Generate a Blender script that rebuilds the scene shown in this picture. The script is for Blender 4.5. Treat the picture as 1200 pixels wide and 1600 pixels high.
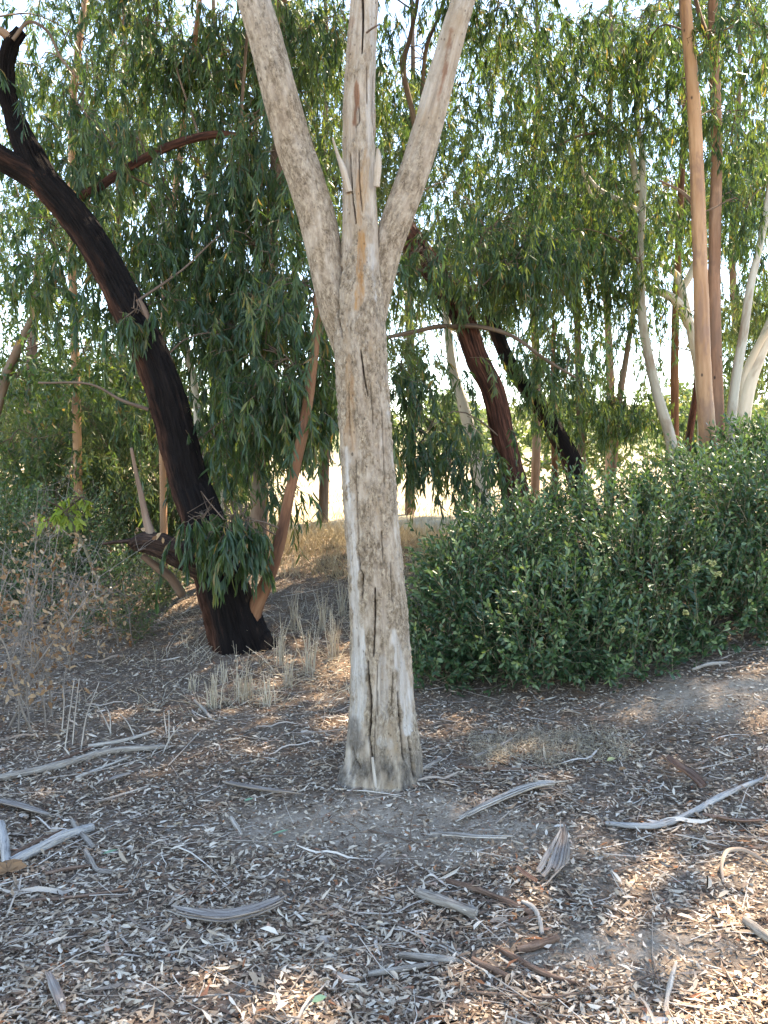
import bpy, math, random
import numpy as np
from mathutils import Vector

random.seed(7)
rng = np.random.default_rng(7)
for o in list(bpy.data.objects):
    bpy.data.objects.remove(o, do_unlink=True)
SC = bpy.context.scene
COL = SC.collection

# ------------------------------------------------------------------ camera
CAM_H, PITCH, F = 1.6, math.radians(4.7), 1208.0        # focal length in photo pixels (1200 x 1600)
cam = bpy.data.cameras.new('camera')
cam.sensor_fit = 'VERTICAL'; cam.sensor_height = 24.0
cam.lens = F * 24.0 / 1600.0
cam.clip_start = 0.05; cam.clip_end = 3000
camo = bpy.data.objects.new('camera', cam); COL.objects.link(camo)
camo.location = (0, 0, CAM_H); camo.rotation_euler = (math.pi / 2 - PITCH, 0, 0)
SC.camera = camo

# ------------------------------------------------------------------ light
SUN_EL, SUN_AZ = math.radians(56), math.radians(45)     # azimuth from +Y towards +X
SUN_D = np.array([math.sin(SUN_AZ) * math.cos(SUN_EL), math.cos(SUN_AZ) * math.cos(SUN_EL), math.sin(SUN_EL)])
W = bpy.data.worlds.new('World'); SC.world = W; W.use_nodes = True
nt = W.node_tree; bg = nt.nodes['Background']
sky = nt.nodes.new('ShaderNodeTexSky'); sky.sky_type = 'NISHITA'; sky.sun_disc = False
sky.sun_elevation = SUN_EL; sky.sun_rotation = SUN_AZ
sky.air_density = 1.0; sky.dust_density = 0.0; sky.ozone_density = 2.2; sky.altitude = 600
nt.links.new(sky.outputs[0], bg.inputs[0]); bg.inputs[1].default_value = 0.15
sl = bpy.data.lights.new('sun', 'SUN'); sl.energy = 3.4; sl.angle = math.radians(0.53); sl.color = (1, 0.93, 0.82)
so = bpy.data.objects.new('sun', sl); COL.objects.link(so)
so.rotation_euler = Vector(-SUN_D).to_track_quat('-Z', 'Y').to_euler()
SC.view_settings.view_transform = 'Standard'; SC.view_settings.look = 'None'
SC.view_settings.exposure = 2.6; SC.view_settings.gamma = 1.0
SC.view_settings.use_curve_mapping = False
SC.view_settings.use_white_balance = True; SC.view_settings.white_balance_temperature = 8000; SC.view_settings.white_balance_tint = 12   # the phone set to the shade
SC.cycles.max_bounces = 6; SC.cycles.diffuse_bounces = 4; SC.cycles.transmission_bounces = 4
SC.cycles.glossy_bounces = 2; SC.cycles.caustics_reflective = False; SC.cycles.caustics_refractive = False
SC.cycles.use_denoising = True
SC.cycles.sample_clamp_indirect = 6.0

# ------------------------------------------------------------------ picture <-> place
CP = np.array([0, 0, CAM_H])
FW = np.array([0, math.cos(PITCH), -math.sin(PITCH)])
UP = np.array([0, math.sin(PITCH), math.cos(PITCH)])
def ray(px, py):
    d = FW + UP * ((800 - py) / F); d = d + np.array([(px - 600) / F, 0, 0]); return d
def P(px, py, Y):
    d = ray(px, py); return CP + d * (Y / d[1])
def depth(p): return (np.asarray(p) - CP) @ FW
def project(v):
    q = v - CP; z = q @ FW
    return 600 + F * q[:, 0] / z, 800 - F * (q @ UP) / z

# ------------------------------------------------------------------ noise
def vn(p, seed=0):
    p = np.asarray(p, float); i = np.floor(p).astype(np.int64); f = p - i; u = f * f * (3 - 2 * f)
    out = np.zeros(len(p))
    for dx in (0, 1):
        for dy in (0, 1):
            for dz in (0, 1):
                h = ((i[:, 0] + dx) * 374761393 + (i[:, 1] + dy) * 668265263 + (i[:, 2] + dz) * 1440662683 + seed * 1274126177) & 0xffffffff
                h = ((h ^ (h >> 13)) * 1274126177) & 0xffffffff; h = h ^ (h >> 16)
                w = (u[:, 0] if dx else 1 - u[:, 0]) * (u[:, 1] if dy else 1 - u[:, 1]) * (u[:, 2] if dz else 1 - u[:, 2])
                out += w * (h / 4294967295.0)
    return out
def fbm(p, seed=0, octv=4):
    p = np.asarray(p, float); a, s, t = 0.5, 0, 0
    for k in range(octv):
        s = s + a * (vn(p, seed + k * 17) - 0.5); t += a; p = p * 2.03; a *= 0.5
    return s / t * 2
def sstep(a, b, x):
    t = np.clip((x - a) / (b - a), 0, 1); return t * t * (3 - 2 * t)

# ------------------------------------------------------------------ terrain
def terrain(x, y):
    x = np.atleast_1d(np.asarray(x, float)); y = np.atleast_1d(np.asarray(y, float))
    z = 0.52 * sstep(4.6, 8.6, y) * (0.12 + 0.88 * sstep(-3.0, -1.2, x + 0.12 * (y - 6)))
    z = z + 0.30 * sstep(0.5, 2.6, x) * sstep(3.0, 4.8, y) * (1 - sstep(7, 10, y))
    q = np.stack([x * 0.9, y * 0.9, x * 0], 1)
    z = z + 0.045 * fbm(q, 3, 3) * (1 - sstep(20, 60, y))
    z = z + 0.05 * np.exp(-((x - 0.0) ** 2 + (y - 3.55) ** 2) / 0.25)
    z = z - 0.02 * (y > 0) * 0
    z = z + 0.9 * fbm(np.stack([x * 0.03, y * 0.03, x * 0], 1), 9, 2) * sstep(15, 60, y)
    return z
def tz(x, y): return float(terrain(x, y)[0])
def on_ground(px, py):
    d = ray(px, py); t = np.linspace(0.8, 40, 6000)
    q = CP + d * t[:, None]; below = q[:, 2] < terrain(q[:, 0], q[:, 1])
    k = int(np.argmax(below)) if below.any() else len(t) - 1
    return q[k]

# ------------------------------------------------------------------ mesh building
class Geo:
    def __init__(s): s.v, s.f, s.b, s.r, s.n = [], [], [], [], 0; s.extra = {}
    def add(s, v, f, bco=None, rnd=0.5):
        v = np.asarray(v, float); f = np.asarray(f, np.int64)
        s.v.append(v); s.f.append(f + s.n); s.n += len(v)
        s.b.append(v if bco is None else bco)
        s.r.append(np.full(len(f), rnd) if np.isscalar(rnd) else np.asarray(rnd))
    def build(s, name, m, parent=None, smooth=False, extra=None, loc=(0, 0, 0)):
        v = np.concatenate(s.v); b = np.concatenate(s.b); r = np.concatenate(s.r)
        org = np.array(parent.location) if parent is not None and parent.parent is None else np.array(loc, float)
        if parent is not None and parent.parent is not None: org = np.array(parent.parent.location)
        if parent is not None and parent.type == 'MESH': org = np.array(parent['org'])
        v = v - org
        cnt = np.concatenate([np.full(len(f), f.shape[1]) for f in s.f]).astype(np.int32)
        lp = np.concatenate([f.ravel() for f in s.f]).astype(np.int32)
        me = bpy.data.meshes.new(name)
        me.vertices.add(len(v)); me.vertices.foreach_set('co', v.astype(np.float32).ravel())
        me.loops.add(len(lp)); me.loops.foreach_set('vertex_index', lp)
        me.polygons.add(len(cnt))
        me.polygons.foreach_set('loop_start', np.concatenate([[0], np.cumsum(cnt)[:-1]]).astype(np.int32))
        if smooth: me.polygons.foreach_set('use_smooth', np.ones(len(cnt), bool))
        me.update(calc_edges=True)
        a = me.attributes.new('bco', 'FLOAT_VECTOR', 'POINT'); a.data.foreach_set('vector', b.astype(np.float32).ravel())
        a = me.attributes.new('rnd', 'FLOAT', 'FACE'); a.data.foreach_set('value', r.astype(np.float32))
        for k, val in (extra or {}).items():
            a = me.attributes.new(k, 'FLOAT', 'POINT'); a.data.foreach_set('value', np.asarray(val, np.float32))
        me.materials.append(m)
        o = bpy.data.objects.new(name, me); COL.objects.link(o)
        o['org'] = [float(q) for q in org]
        if parent is not None: o.parent = parent
        else: o.location = org
        return o

def tag(o, label=None, cat=None, group=None, kind=None):
    if label: o['label'] = label
    if cat: o['category'] = cat
    if group: o['group'] = group
    if kind: o['kind'] = kind
    return o
def thing(name, label, cat, loc, group=None):
    o = bpy.data.objects.new(name, None); COL.objects.link(o); o.location = [float(q) for q in loc]
    o.empty_display_size = 0.2
    return tag(o, label, cat, group)

def unit(a): return a / np.maximum(np.linalg.norm(a, axis=-1, keepdims=True), 1e-9)

def spline(pts, vals, step):
    """Catmull-Rom through pts, with vals interpolated along; points about step apart."""
    pts = np.asarray(pts, float); vals = np.asarray(vals, float)
    e = np.concatenate([[2 * pts[0] - pts[1]], pts, [2 * pts[-1] - pts[-2]]])
    out, ov = [], []
    for i in range(len(pts) - 1):
        p0, p1, p2, p3 = e[i:i + 4]; n = max(2, int(np.linalg.norm(p2 - p1) / step))
        t = (np.arange(n) / n)[:, None]
        out.append(0.5 * (2 * p1 + (p2 - p0) * t + (2 * p0 - 5 * p1 + 4 * p2 - p3) * t ** 2 + (3 * p1 - p0 - 3 * p2 + p3) * t ** 3))
        ov.append(vals[i] + (vals[i + 1] - vals[i]) * t[:, 0])
    out.append(pts[-1:]); ov.append(vals[-1:])
    return np.concatenate(out), np.concatenate(ov)

def tube(pts, rad, ns=8, disp=None, theta=None, cap=True):
    """Swept tube; returns verts, quads, straightened bark coordinates, theta, s."""
    pts = np.asarray(pts, float); n = len(pts)
    tg = unit(np.gradient(pts, axis=0))
    ref = np.array([1.0, 0, 0]) if abs(tg[0][0]) < 0.85 else np.array([0, 1.0, 0])
    e1 = np.zeros_like(pts); a = ref
    for i in range(n):
        a = a - tg[i] * (a @ tg[i]); a = a / np.linalg.norm(a); e1[i] = a
    e2 = np.cross(tg, e1)
    th = np.linspace(0, 2 * np.pi, ns, endpoint=False) if theta is None else theta
    ns = len(th)
    s = np.concatenate([[0], np.cumsum(np.linalg.norm(np.diff(pts, axis=0), axis=1))])
    R = np.repeat(np.asarray(rad, float)[:, None], ns, 1)
    T = np.repeat(th[None], n, 0); S = np.repeat(s[:, None], ns, 1)
    if disp is not None: R = R + disp(T.ravel(), S.ravel(), R.ravel()).reshape(R.shape)
    v = pts[:, None] + R[..., None] * (np.cos(T)[..., None] * e1[:, None] + np.sin(T)[..., None] * e2[:, None])
    rm = np.asarray(rad)[:, None]
    b = np.stack([np.cos(T) * rm, np.sin(T) * rm, S], -1)
    i = np.arange(n - 1)[:, None] * ns; j = np.arange(ns)[None]; k = (j + 1) % ns
    f = np.stack([i + j, i + k, i + ns + k, i + ns + j], -1).reshape(-1, 4)
    v, b = v.reshape(-1, 3), b.reshape(-1, 3)
    if cap:
        v = np.concatenate([v, pts[-1:] + tg[-1] * rad[-1] * 0.3]); b = np.concatenate([b, [[0, 0, s[-1]]]])
        q = (n - 1) * ns; c = len(v) - 1
        # close the end with degenerate-free quads (pairs of rim steps)
        jj = np.arange(0, ns - 1, 2)
        f = np.concatenate([f, np.stack([q + jj, q + jj + 1, q + (jj + 2) % ns, np.full(len(jj), c)], -1)])
    return v, f, b, T.ravel(), S.ravel()

def blades(base, d, nrm, L, Wd, curl=0.0, sick=0.0, w1=0.85, w2=0.8):
    """Leaf blades folded along the midrib: 6 verts, 2 quads each."""
    n = len(base); d = unit(d); s = unit(np.cross(d, nrm)); nn = np.cross(s, d)
    L = np.broadcast_to(L, n)[:, None]; Wd = np.broadcast_to(Wd, n)[:, None] / 2
    c = np.broadcast_to(curl, n)[:, None] * Wd; k = np.broadcast_to(sick, n)[:, None] * L
    A = base; Tp = base + d * L
    a1, a2 = base + d * L * 0.30 + s * k * 0.8, base + d * L * 0.66 + s * k * 0.85
    L1 = a1 - s * Wd * w1 + nn * c; R1 = a1 + s * Wd * w1 + nn * c
    L2 = a2 - s * Wd * w2 + nn * c; R2 = a2 + s * Wd * w2 + nn * c
    v = np.stack([A, L1, L2, Tp, R2, R1], 1).reshape(-1, 3)
    o = np.arange(n)[:, None] * 6
    f = np.concatenate([o + np.array([0, 3, 2, 1]), o + np.array([0, 5, 4, 3])])
    return v, f
def blades_to(g, base, d, nrm, L, Wd, rnd, simple=False, **kw):
    if simple:                                      # one kite-shaped quad folded along the midrib: small or far leaves
        d = unit(d); s = unit(np.cross(d, nrm)); nn = np.cross(s, d); n = len(base)
        L = np.broadcast_to(L, n)[:, None]; h = np.broadcast_to(Wd, n)[:, None] * .46; c = np.broadcast_to(kw.get('curl', 0.0), n)[:, None]; k = np.broadcast_to(kw.get('sick', 0.0), n)[:, None]
        m = base + d * L * .45 + s * k * L + nn * c * h
        v = np.stack([base, m - s * h, base + d * L, m + s * h], 1).reshape(-1, 3)
        g.add(v, np.arange(n)[:, None] * 4 + np.array([0, 3, 2, 1]), rnd=rnd); return
    v, f = blades(base, d, nrm, L, Wd, **kw); g.add(v, f, rnd=np.concatenate([rnd, rnd]))

# many thin twigs at once: start, end-ish control points (n,k,3), radius
def twigs_to(g, ctrl, rad, ns=3, rnd=None):
    n, k, _ = ctrl.shape
    tg = unit(np.gradient(ctrl, axis=1))
    up = np.where(np.abs(tg[..., 2:3]) > 0.9, np.array([1.0, 0, 0]), np.array([0, 0, 1.0]))
    e1 = unit(np.cross(tg, up)); e2 = np.cross(tg, e1)
    taper = np.linspace(1, 0.45, k)[None, :, None, None]
    th = np.arange(ns) * 2 * np.pi / ns
    ring = np.cos(th)[None, None, :, None] * e1[:, :, None] + np.sin(th)[None, None, :, None] * e2[:, :, None]
    v = (ctrl[:, :, None] + ring * np.broadcast_to(rad, n)[:, None, None, None] * taper).reshape(-1, 3)
    o = (np.arange(n) * k * ns)[:, None, None]; i = (np.arange(k - 1) * ns)[None, :, None]; j = np.arange(ns)[None, None]
    f = np.stack([o + i + j, o + i + (j + 1) % ns, o + i + ns + (j + 1) % ns, o + i + ns + j], -1).reshape(-1, 4)
    r = 0.5 if rnd is None else np.repeat(rnd, (k - 1) * ns)
    seg = np.concatenate([np.zeros((n, 1)), np.cumsum(np.linalg.norm(np.diff(ctrl, axis=1), axis=2), axis=1)], 1)
    b = np.stack([np.broadcast_to(np.cos(th), (n, k, ns)) * 0.02, np.broadcast_to(np.sin(th), (n, k, ns)) * 0.02, np.broadcast_to(seg[:, :, None] + np.arange(n)[:, None, None] * 3.1, (n, k, ns))], -1).reshape(-1, 3)
    g.add(v, f, bco=b, rnd=r)

# ------------------------------------------------------------------ materials
class M:
    def __init__(s, name, rough=0.85, spec=0.3):
        s.m = bpy.data.materials.new(name); s.m.use_nodes = True; s.t = s.m.node_tree
        s.b = s.t.nodes['Principled BSDF']; s.b.inputs['Roughness'].default_value = rough
        s.b.inputs['Specular IOR Level'].default_value = spec
    def n(s, typ, **kw):
        q = s.t.nodes.new(typ)
        for k, v in kw.items(): setattr(q, k, v)
        return q
    def l(s, a, b): s.t.links.new(a, b)
    def attr(s, name): return s.n('ShaderNodeAttribute', attribute_name=name)
    def coords(s, scale, name='bco'):
        a = s.attr(name); mp = s.n('ShaderNodeMapping'); mp.inputs['Scale'].default_value = scale
        s.l(a.outputs['Vector'], mp.inputs[0]); return mp.outputs[0]
    def noise(s, vec, scale=1, detail=4, rough=0.6, dist=0.0):
        q = s.n('ShaderNodeTexNoise'); q.inputs['Scale'].default_value = scale; q.inputs['Detail'].default_value = detail
        q.inputs['Roughness'].default_value = rough; q.inputs['Distortion'].default_value = dist
        s.l(vec, q.inputs['Vector']); return q.outputs[0]
    def voro(s, vec, scale, feature='F1'):
        q = s.n('ShaderNodeTexVoronoi', feature=feature); q.inputs['Scale'].default_value = scale
        s.l(vec, q.inputs['Vector']); return q
    def ramp(s, fac, stops, interp='LINEAR'):
        q = s.n('ShaderNodeValToRGB'); cr = q.color_ramp; cr.interpolation = interp
        while len(cr.elements) < len(stops): cr.elements.new(0.5)
        for e, (p, c) in zip(cr.elements, stops):
            e.position = p; e.color = (*c, 1) if len(c) == 3 else c
        s.l(fac, q.inputs[0]); return q.outputs[0]
    def val(s, fac, a, b): return s.ramp(fac, [(a, (0, 0, 0)), (b, (1, 1, 1))])
    def mix(s, fac, a, b, blend='MIX'):
        q = s.n('ShaderNodeMix', data_type='RGBA', blend_type=blend)
        if isinstance(fac, (int, float)): q.inputs[0].default_value = fac
        else: s.l(fac, q.inputs[0])
        for i, c in ((6, a), (7, b)):
            if isinstance(c, tuple): q.inputs[i].default_value = (*c, 1)
            else: s.l(c, q.inputs[i])
        return q.outputs[2]
    def mul(s, a, b):
        q = s.n('ShaderNodeMath', operation='MULTIPLY')
        for i, c in ((0, a), (1, b)):
            if isinstance(c, (int, float)): q.inputs[i].default_value = c
            else: s.l(c, q.inputs[i])
        return q.outputs[0]
    def col(s, c): s.l(c, s.b.inputs['Base Color'])
    def bump(s, h, dist=0.01, strength=0.6):
        q = s.n('ShaderNodeBump'); q.inputs['Distance'].default_value = dist; q.inputs['Strength'].default_value = strength
        s.l(h, q.inputs['Height']); s.l(q.outputs[0], s.b.inputs['Normal'])
    def translucent(s, colour, fac):
        tr = s.n('ShaderNodeBsdfTranslucent'); mx = s.n('ShaderNodeMixShader'); mx.inputs[0].default_value = fac
        s.l(colour, tr.inputs[0]); s.l(s.b.outputs[0], mx.inputs[1]); s.l(tr.outputs[0], mx.inputs[2])
        s.l(mx.outputs[0], s.t.nodes['Material Output'].inputs[0])

def leaf_mat(name, stops, tstops, fac=0.4, rough=0.42, spec=0.5):
    m = M(name, rough, spec); r = m.attr('rnd').outputs['Fac']
    m.col(m.ramp(r, stops)); m.translucent(m.ramp(r, tstops), fac); return m.m

MAT = {}
MAT['gum_leaf'] = leaf_mat('gum_leaf', [(0, (.022, .052, .030)), (.45, (.040, .084, .044)), (.8, (.075, .12, .048)), (.93, (.12, .14, .04)), (1, (.24, .16, .06))],
                           [(0, (.06, .13, .035)), (.5, (.12, .21, .035)), (.85, (.26, .32, .045)), (1, (.4, .27, .06))], .45)
MAT['olive_leaf'] = leaf_mat('olive_leaf', [(0, (.035, .07, .034)), (.5, (.065, .105, .05)), (.85, (.115, .145, .06)), (1, (.22, .19, .09))],
                             [(0, (.09, .16, .045)), (.6, (.19, .26, .055)), (1, (.36, .32, .10))], .45)
MAT['shrub_leaf'] = leaf_mat('shrub_leaf', [(0, (.016, .042, .018)), (.4, (.034, .078, .034)), (.72, (.075, .14, .062)), (1, (.20, .27, .13))],
                             [(0, (.05, .12, .03)), (.6, (.1, .2, .04)), (1, (.24, .32, .06))], .28, .36, .5)
MAT['yellow_leaf'] = leaf_mat('yellow_leaf', [(0, (.16, .26, .04)), (1, (.3, .36, .06))], [(0, (.3, .45, .05)), (1, (.5, .5, .08))], .5)
MAT['dead_leaf'] = leaf_mat('dead_leaf', [(0, (.13, .065, .035)), (.5, (.29, .17, .09)), (1, (.48, .37, .25))],
                            [(0, (.3, .13, .04)), (1, (.55, .33, .15))], .3, .7, .2)
MAT['litter'] = leaf_mat('litter_leaf', [(0, (.06, .036, .024)), (.16, (.15, .092, .06)), (.36, (.29, .19, .118)), (.58, (.43, .325, .225)), (.8, (.58, .475, .355)), (.95, (.68, .59, .475)), (.975, (.26, .09, .04)), (1, (.40, .17, .07))],
                         [(0, (.1, .06, .03)), (1, (.4, .3, .2))], .10, .6, .3)
MAT['flower'] = leaf_mat('flower', [(0, (.36, .38, .14)), (1, (.58, .54, .28))], [(0, (.5, .5, .25)), (1, (.6, .6, .35))], .3, .7, .2)
MAT['straw'] = leaf_mat('straw', [(0, (.34, .26, .17)), (.6, (.54, .46, .34)), (1, (.70, .63, .51))], [(0, (.4, .28, .12)), (1, (.6, .48, .25))], .25, .7, .25)
MAT['gold_grass'] = leaf_mat('gold_grass', [(0, (.36, .28, .16)), (.6, (.54, .44, .28)), (1, (.66, .57, .40))], [(0, (.45, .35, .18)), (1, (.65, .52, .32))], .3, .7, .25)

def bark(name, stops, zscale=2.0, xy=22.0, bump=0.012, spots=None, rough=0.85, blotch=None, mixes=()):
    m = M(name, rough, 0.25)
    n1 = m.noise(m.coords((xy, xy, zscale)), 1, 6, .65)
    c = m.ramp(n1, stops)
    if blotch:
        n2 = m.noise(m.coords((5, 5, 1.6)), 1, 5, .6, .4)
        c = m.mix(m.val(n2, blotch[1], blotch[2]), c, blotch[0])
    if spots:
        v = m.voro(m.coords((9, 9, 5)), 1).outputs['Distance']
        c = m.mix(m.ramp(v, [(0, (1, 1, 1)), (spots[1], (1, 1, 1)), (spots[1] + .06, (0, 0, 0))]), c, spots[0])
    m.col(c)
    n3 = m.noise(m.coords((xy * 2, xy * 2, zscale * 3)), 1, 6, .7)
    m.bump(n3, bump, .8); return m.m
MAT['dark_bark'] = bark('dark_stringy_bark', [(.3, (.006, .005, .005)), (.54, (.014, .009, .008)), (.64, (.045, .019, .012)), (.8, (.11, .05, .03))], 1.5, 26, .015)
def painted_shade_bark():  # light and shade painted in by side: reddish left flank, near-black elsewhere
    m = M('side_shaded_bark', .9, .15); a = m.attr('bco'); sp = m.n('ShaderNodeSeparateXYZ'); m.l(a.outputs['Vector'], sp.inputs[0])
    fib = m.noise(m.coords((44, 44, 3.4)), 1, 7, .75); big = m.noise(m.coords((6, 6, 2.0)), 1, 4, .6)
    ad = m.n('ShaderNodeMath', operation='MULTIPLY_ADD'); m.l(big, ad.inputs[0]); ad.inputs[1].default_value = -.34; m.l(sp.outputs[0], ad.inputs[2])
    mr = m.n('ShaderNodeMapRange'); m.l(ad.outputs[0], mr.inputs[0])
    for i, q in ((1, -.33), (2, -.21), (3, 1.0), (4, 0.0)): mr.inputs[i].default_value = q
    shade_side = m.ramp(fib, [(.35, (.006, .005, .005)), (.6, (.014, .010, .009)), (.72, (.05, .026, .018))])
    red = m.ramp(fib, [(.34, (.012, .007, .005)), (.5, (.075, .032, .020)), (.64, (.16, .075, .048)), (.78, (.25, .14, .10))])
    m.col(m.mix(mr.outputs[0], shade_side, red)); m.bump(fib, .03, 1.0); return m.m
MAT['dark_bark'] = painted_shade_bark()
MAT['bough_bark'] = bark('bough_bark', [(.32, (.012, .008, .007)), (.5, (.05, .028, .020)), (.64, (.12, .07, .05)), (.8, (.22, .155, .12))], 6, 40, .03)
MAT['rust_bark'] = bark('rust_stringy_bark', [(.34, (.014, .007, .005)), (.5, (.07, .026, .016)), (.65, (.16, .062, .038)), (.8, (.26, .13, .085))], 3.2, 40, .03)
MAT['tan_bark'] = bark('tan_smooth_bark', [(.3, (.27, .135, .07)), (.5, (.42, .235, .13)), (.7, (.52, .32, .19))], 1.2, 9, .004, spots=((.07, .04, .03), .06), rough=.6, blotch=((.30, .17, .11), .52, .6))
MAT['pink_bark'] = bark('pinkish_bark', [(.3, (.17, .085, .052)), (.5, (.30, .165, .105)), (.7, (.40, .25, .17))], 1.4, 12, .006, spots=((.06, .035, .025), .06), blotch=((.22, .13, .09), .5, .6))
MAT['brown_bark'] = bark('brown_bark', [(.3, (.10, .06, .04)), (.5, (.20, .125, .085)), (.7, (.30, .205, .145))], 1.6, 12, .006, blotch=((.2, .16, .12), .5, .62))
MAT['orange_bark'] = bark('orange_bark', [(.32, (.07, .032, .02)), (.48, (.18, .08, .042)), (.62, (.26, .13, .07)), (.75, (.36, .22, .14))], 1.6, 12, .005)
MAT['pale_bark'] = bark('pale_smooth_bark', [(.3, (.46, .40, .31)), (.5, (.58, .51, .40)), (.7, (.66, .60, .49))], 1.2, 8, .003, spots=((.2, .13, .08), .05), rough=.6, blotch=((.40, .33, .25), .53, .62))
MAT['greypale_bark'] = bark('grey_pale_bark', [(.3, (.30, .27, .22)), (.5, (.42, .39, .32)), (.7, (.52, .48, .41))], 1.2, 10, .003, rough=.65, blotch=((.28, .21, .15), .53, .63))
MAT['twig'] = bark('twig_bark', [(.3, (.08, .052, .038)), (.7, (.20, .14, .10))], 4, 40, .002)
MAT['dry_twig'] = bark('dry_twig_bark', [(.3, (.11, .088, .07)), (.5, (.21, .175, .145)), (.7, (.38, .33, .28))], 4, 40, .002)
MAT['green_twig'] = bark('green_twig_bark', [(.3, (.11, .10, .06)), (.7, (.24, .2, .13))], 4, 40, .002)
MAT['stick'] = bark('grey_stick', [(.28, (.08, .06, .045)), (.46, (.25, .205, .165)), (.6, (.36, .31, .255)), (.78, (.52, .46, .39))], 9, 130, .006)
MAT['stick_brown'] = bark('brown_stick', [(.28, (.045, .026, .018)), (.48, (.16, .092, .06)), (.62, (.26, .165, .115)), (.78, (.38, .28, .21))], 9, 130, .006)
MAT['stick_tan'] = bark('tan_stick', [(.25, (.14, .095, .07)), (.5, (.33, .25, .19)), (.75, (.50, .41, .33))], 3, 45, .004)
MAT['log_grey'] = bark('weathered_log', [(.32, (.10, .088, .08)), (.46, (.32, .295, .27)), (.7, (.52, .475, .42))], 8, 110, .006)
MAT['strip'] = bark('bark_strip_grey', [(.28, (.09, .066, .05)), (.46, (.25, .20, .165)), (.6, (.34, .29, .245)), (.78, (.48, .42, .36))], 5, 160, .006)
MAT['strip_brown'] = bark('bark_strip_brown', [(.28, (.06, .03, .02)), (.48, (.18, .10, .068)), (.75, (.34, .23, .165))], 5, 150, .006)
MAT['strip_pale'] = bark('bark_strip_pale', [(.28, (.17, .135, .105)), (.46, (.36, .305, .25)), (.6, (.48, .42, .35)), (.78, (.62, .56, .48))], 5, 150, .006)

def litter_twig_mat():
    m = M('litter_twig', .8, .3); m.col(m.ramp(m.attr('rnd').outputs['Fac'], [(0, (.06, .036, .025)), (.3, (.18, .115, .078)), (.6, (.30, .23, .175)), (.85, (.43, .36, .295)), (1, (.58, .51, .43))])); return m.m
MAT['litter_twig'] = litter_twig_mat()

def ground_mat():
    m = M('dirt_and_leaf_mould', .95, .15)
    p = m.n('ShaderNodeNewGeometry').outputs['Position']
    n1 = m.noise(p, 1.3, 5, .6); n2 = m.noise(p, 38, 6, .75); n3 = m.noise(p, 7, 5, .65)
    c = m.ramp(n2, [(.3, (.08, .056, .040)), (.5, (.17, .125, .092)), (.7, (.29, .23, .175))])
    c = m.mix(m.mul(m.val(n3, .45, .65), .6), c, (.17, .105, .065))
    v = m.voro(p, 90); sp = m.ramp(v.outputs['Color'], [(.0, (0, 0, 0)), (.80, (0, 0, 0)), (.83, (1, 1, 1))])
    c = m.mix(m.mul(sp, .65), c, (.36, .31, .26))
    dry = m.attr('dry').outputs['Fac']; bare = m.attr('bare').outputs['Fac']
    dust = m.ramp(n2, [(.3, (.20, .15, .105)), (.5, (.35, .275, .205)), (.7, (.48, .39, .30))])
    c = m.mix(bare, c, m.mix(m.mul(sp, .4), dust, (.40, .35, .29)))
    gold = m.ramp(n1, [(.35, (.38, .29, .17)), (.55, (.48, .38, .24)), (.7, (.54, .45, .31))])
    c = m.mix(dry, c, gold)
    m.col(c); m.bump(n2, .02, .9); return m.m
MAT['ground'] = ground_mat()

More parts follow.
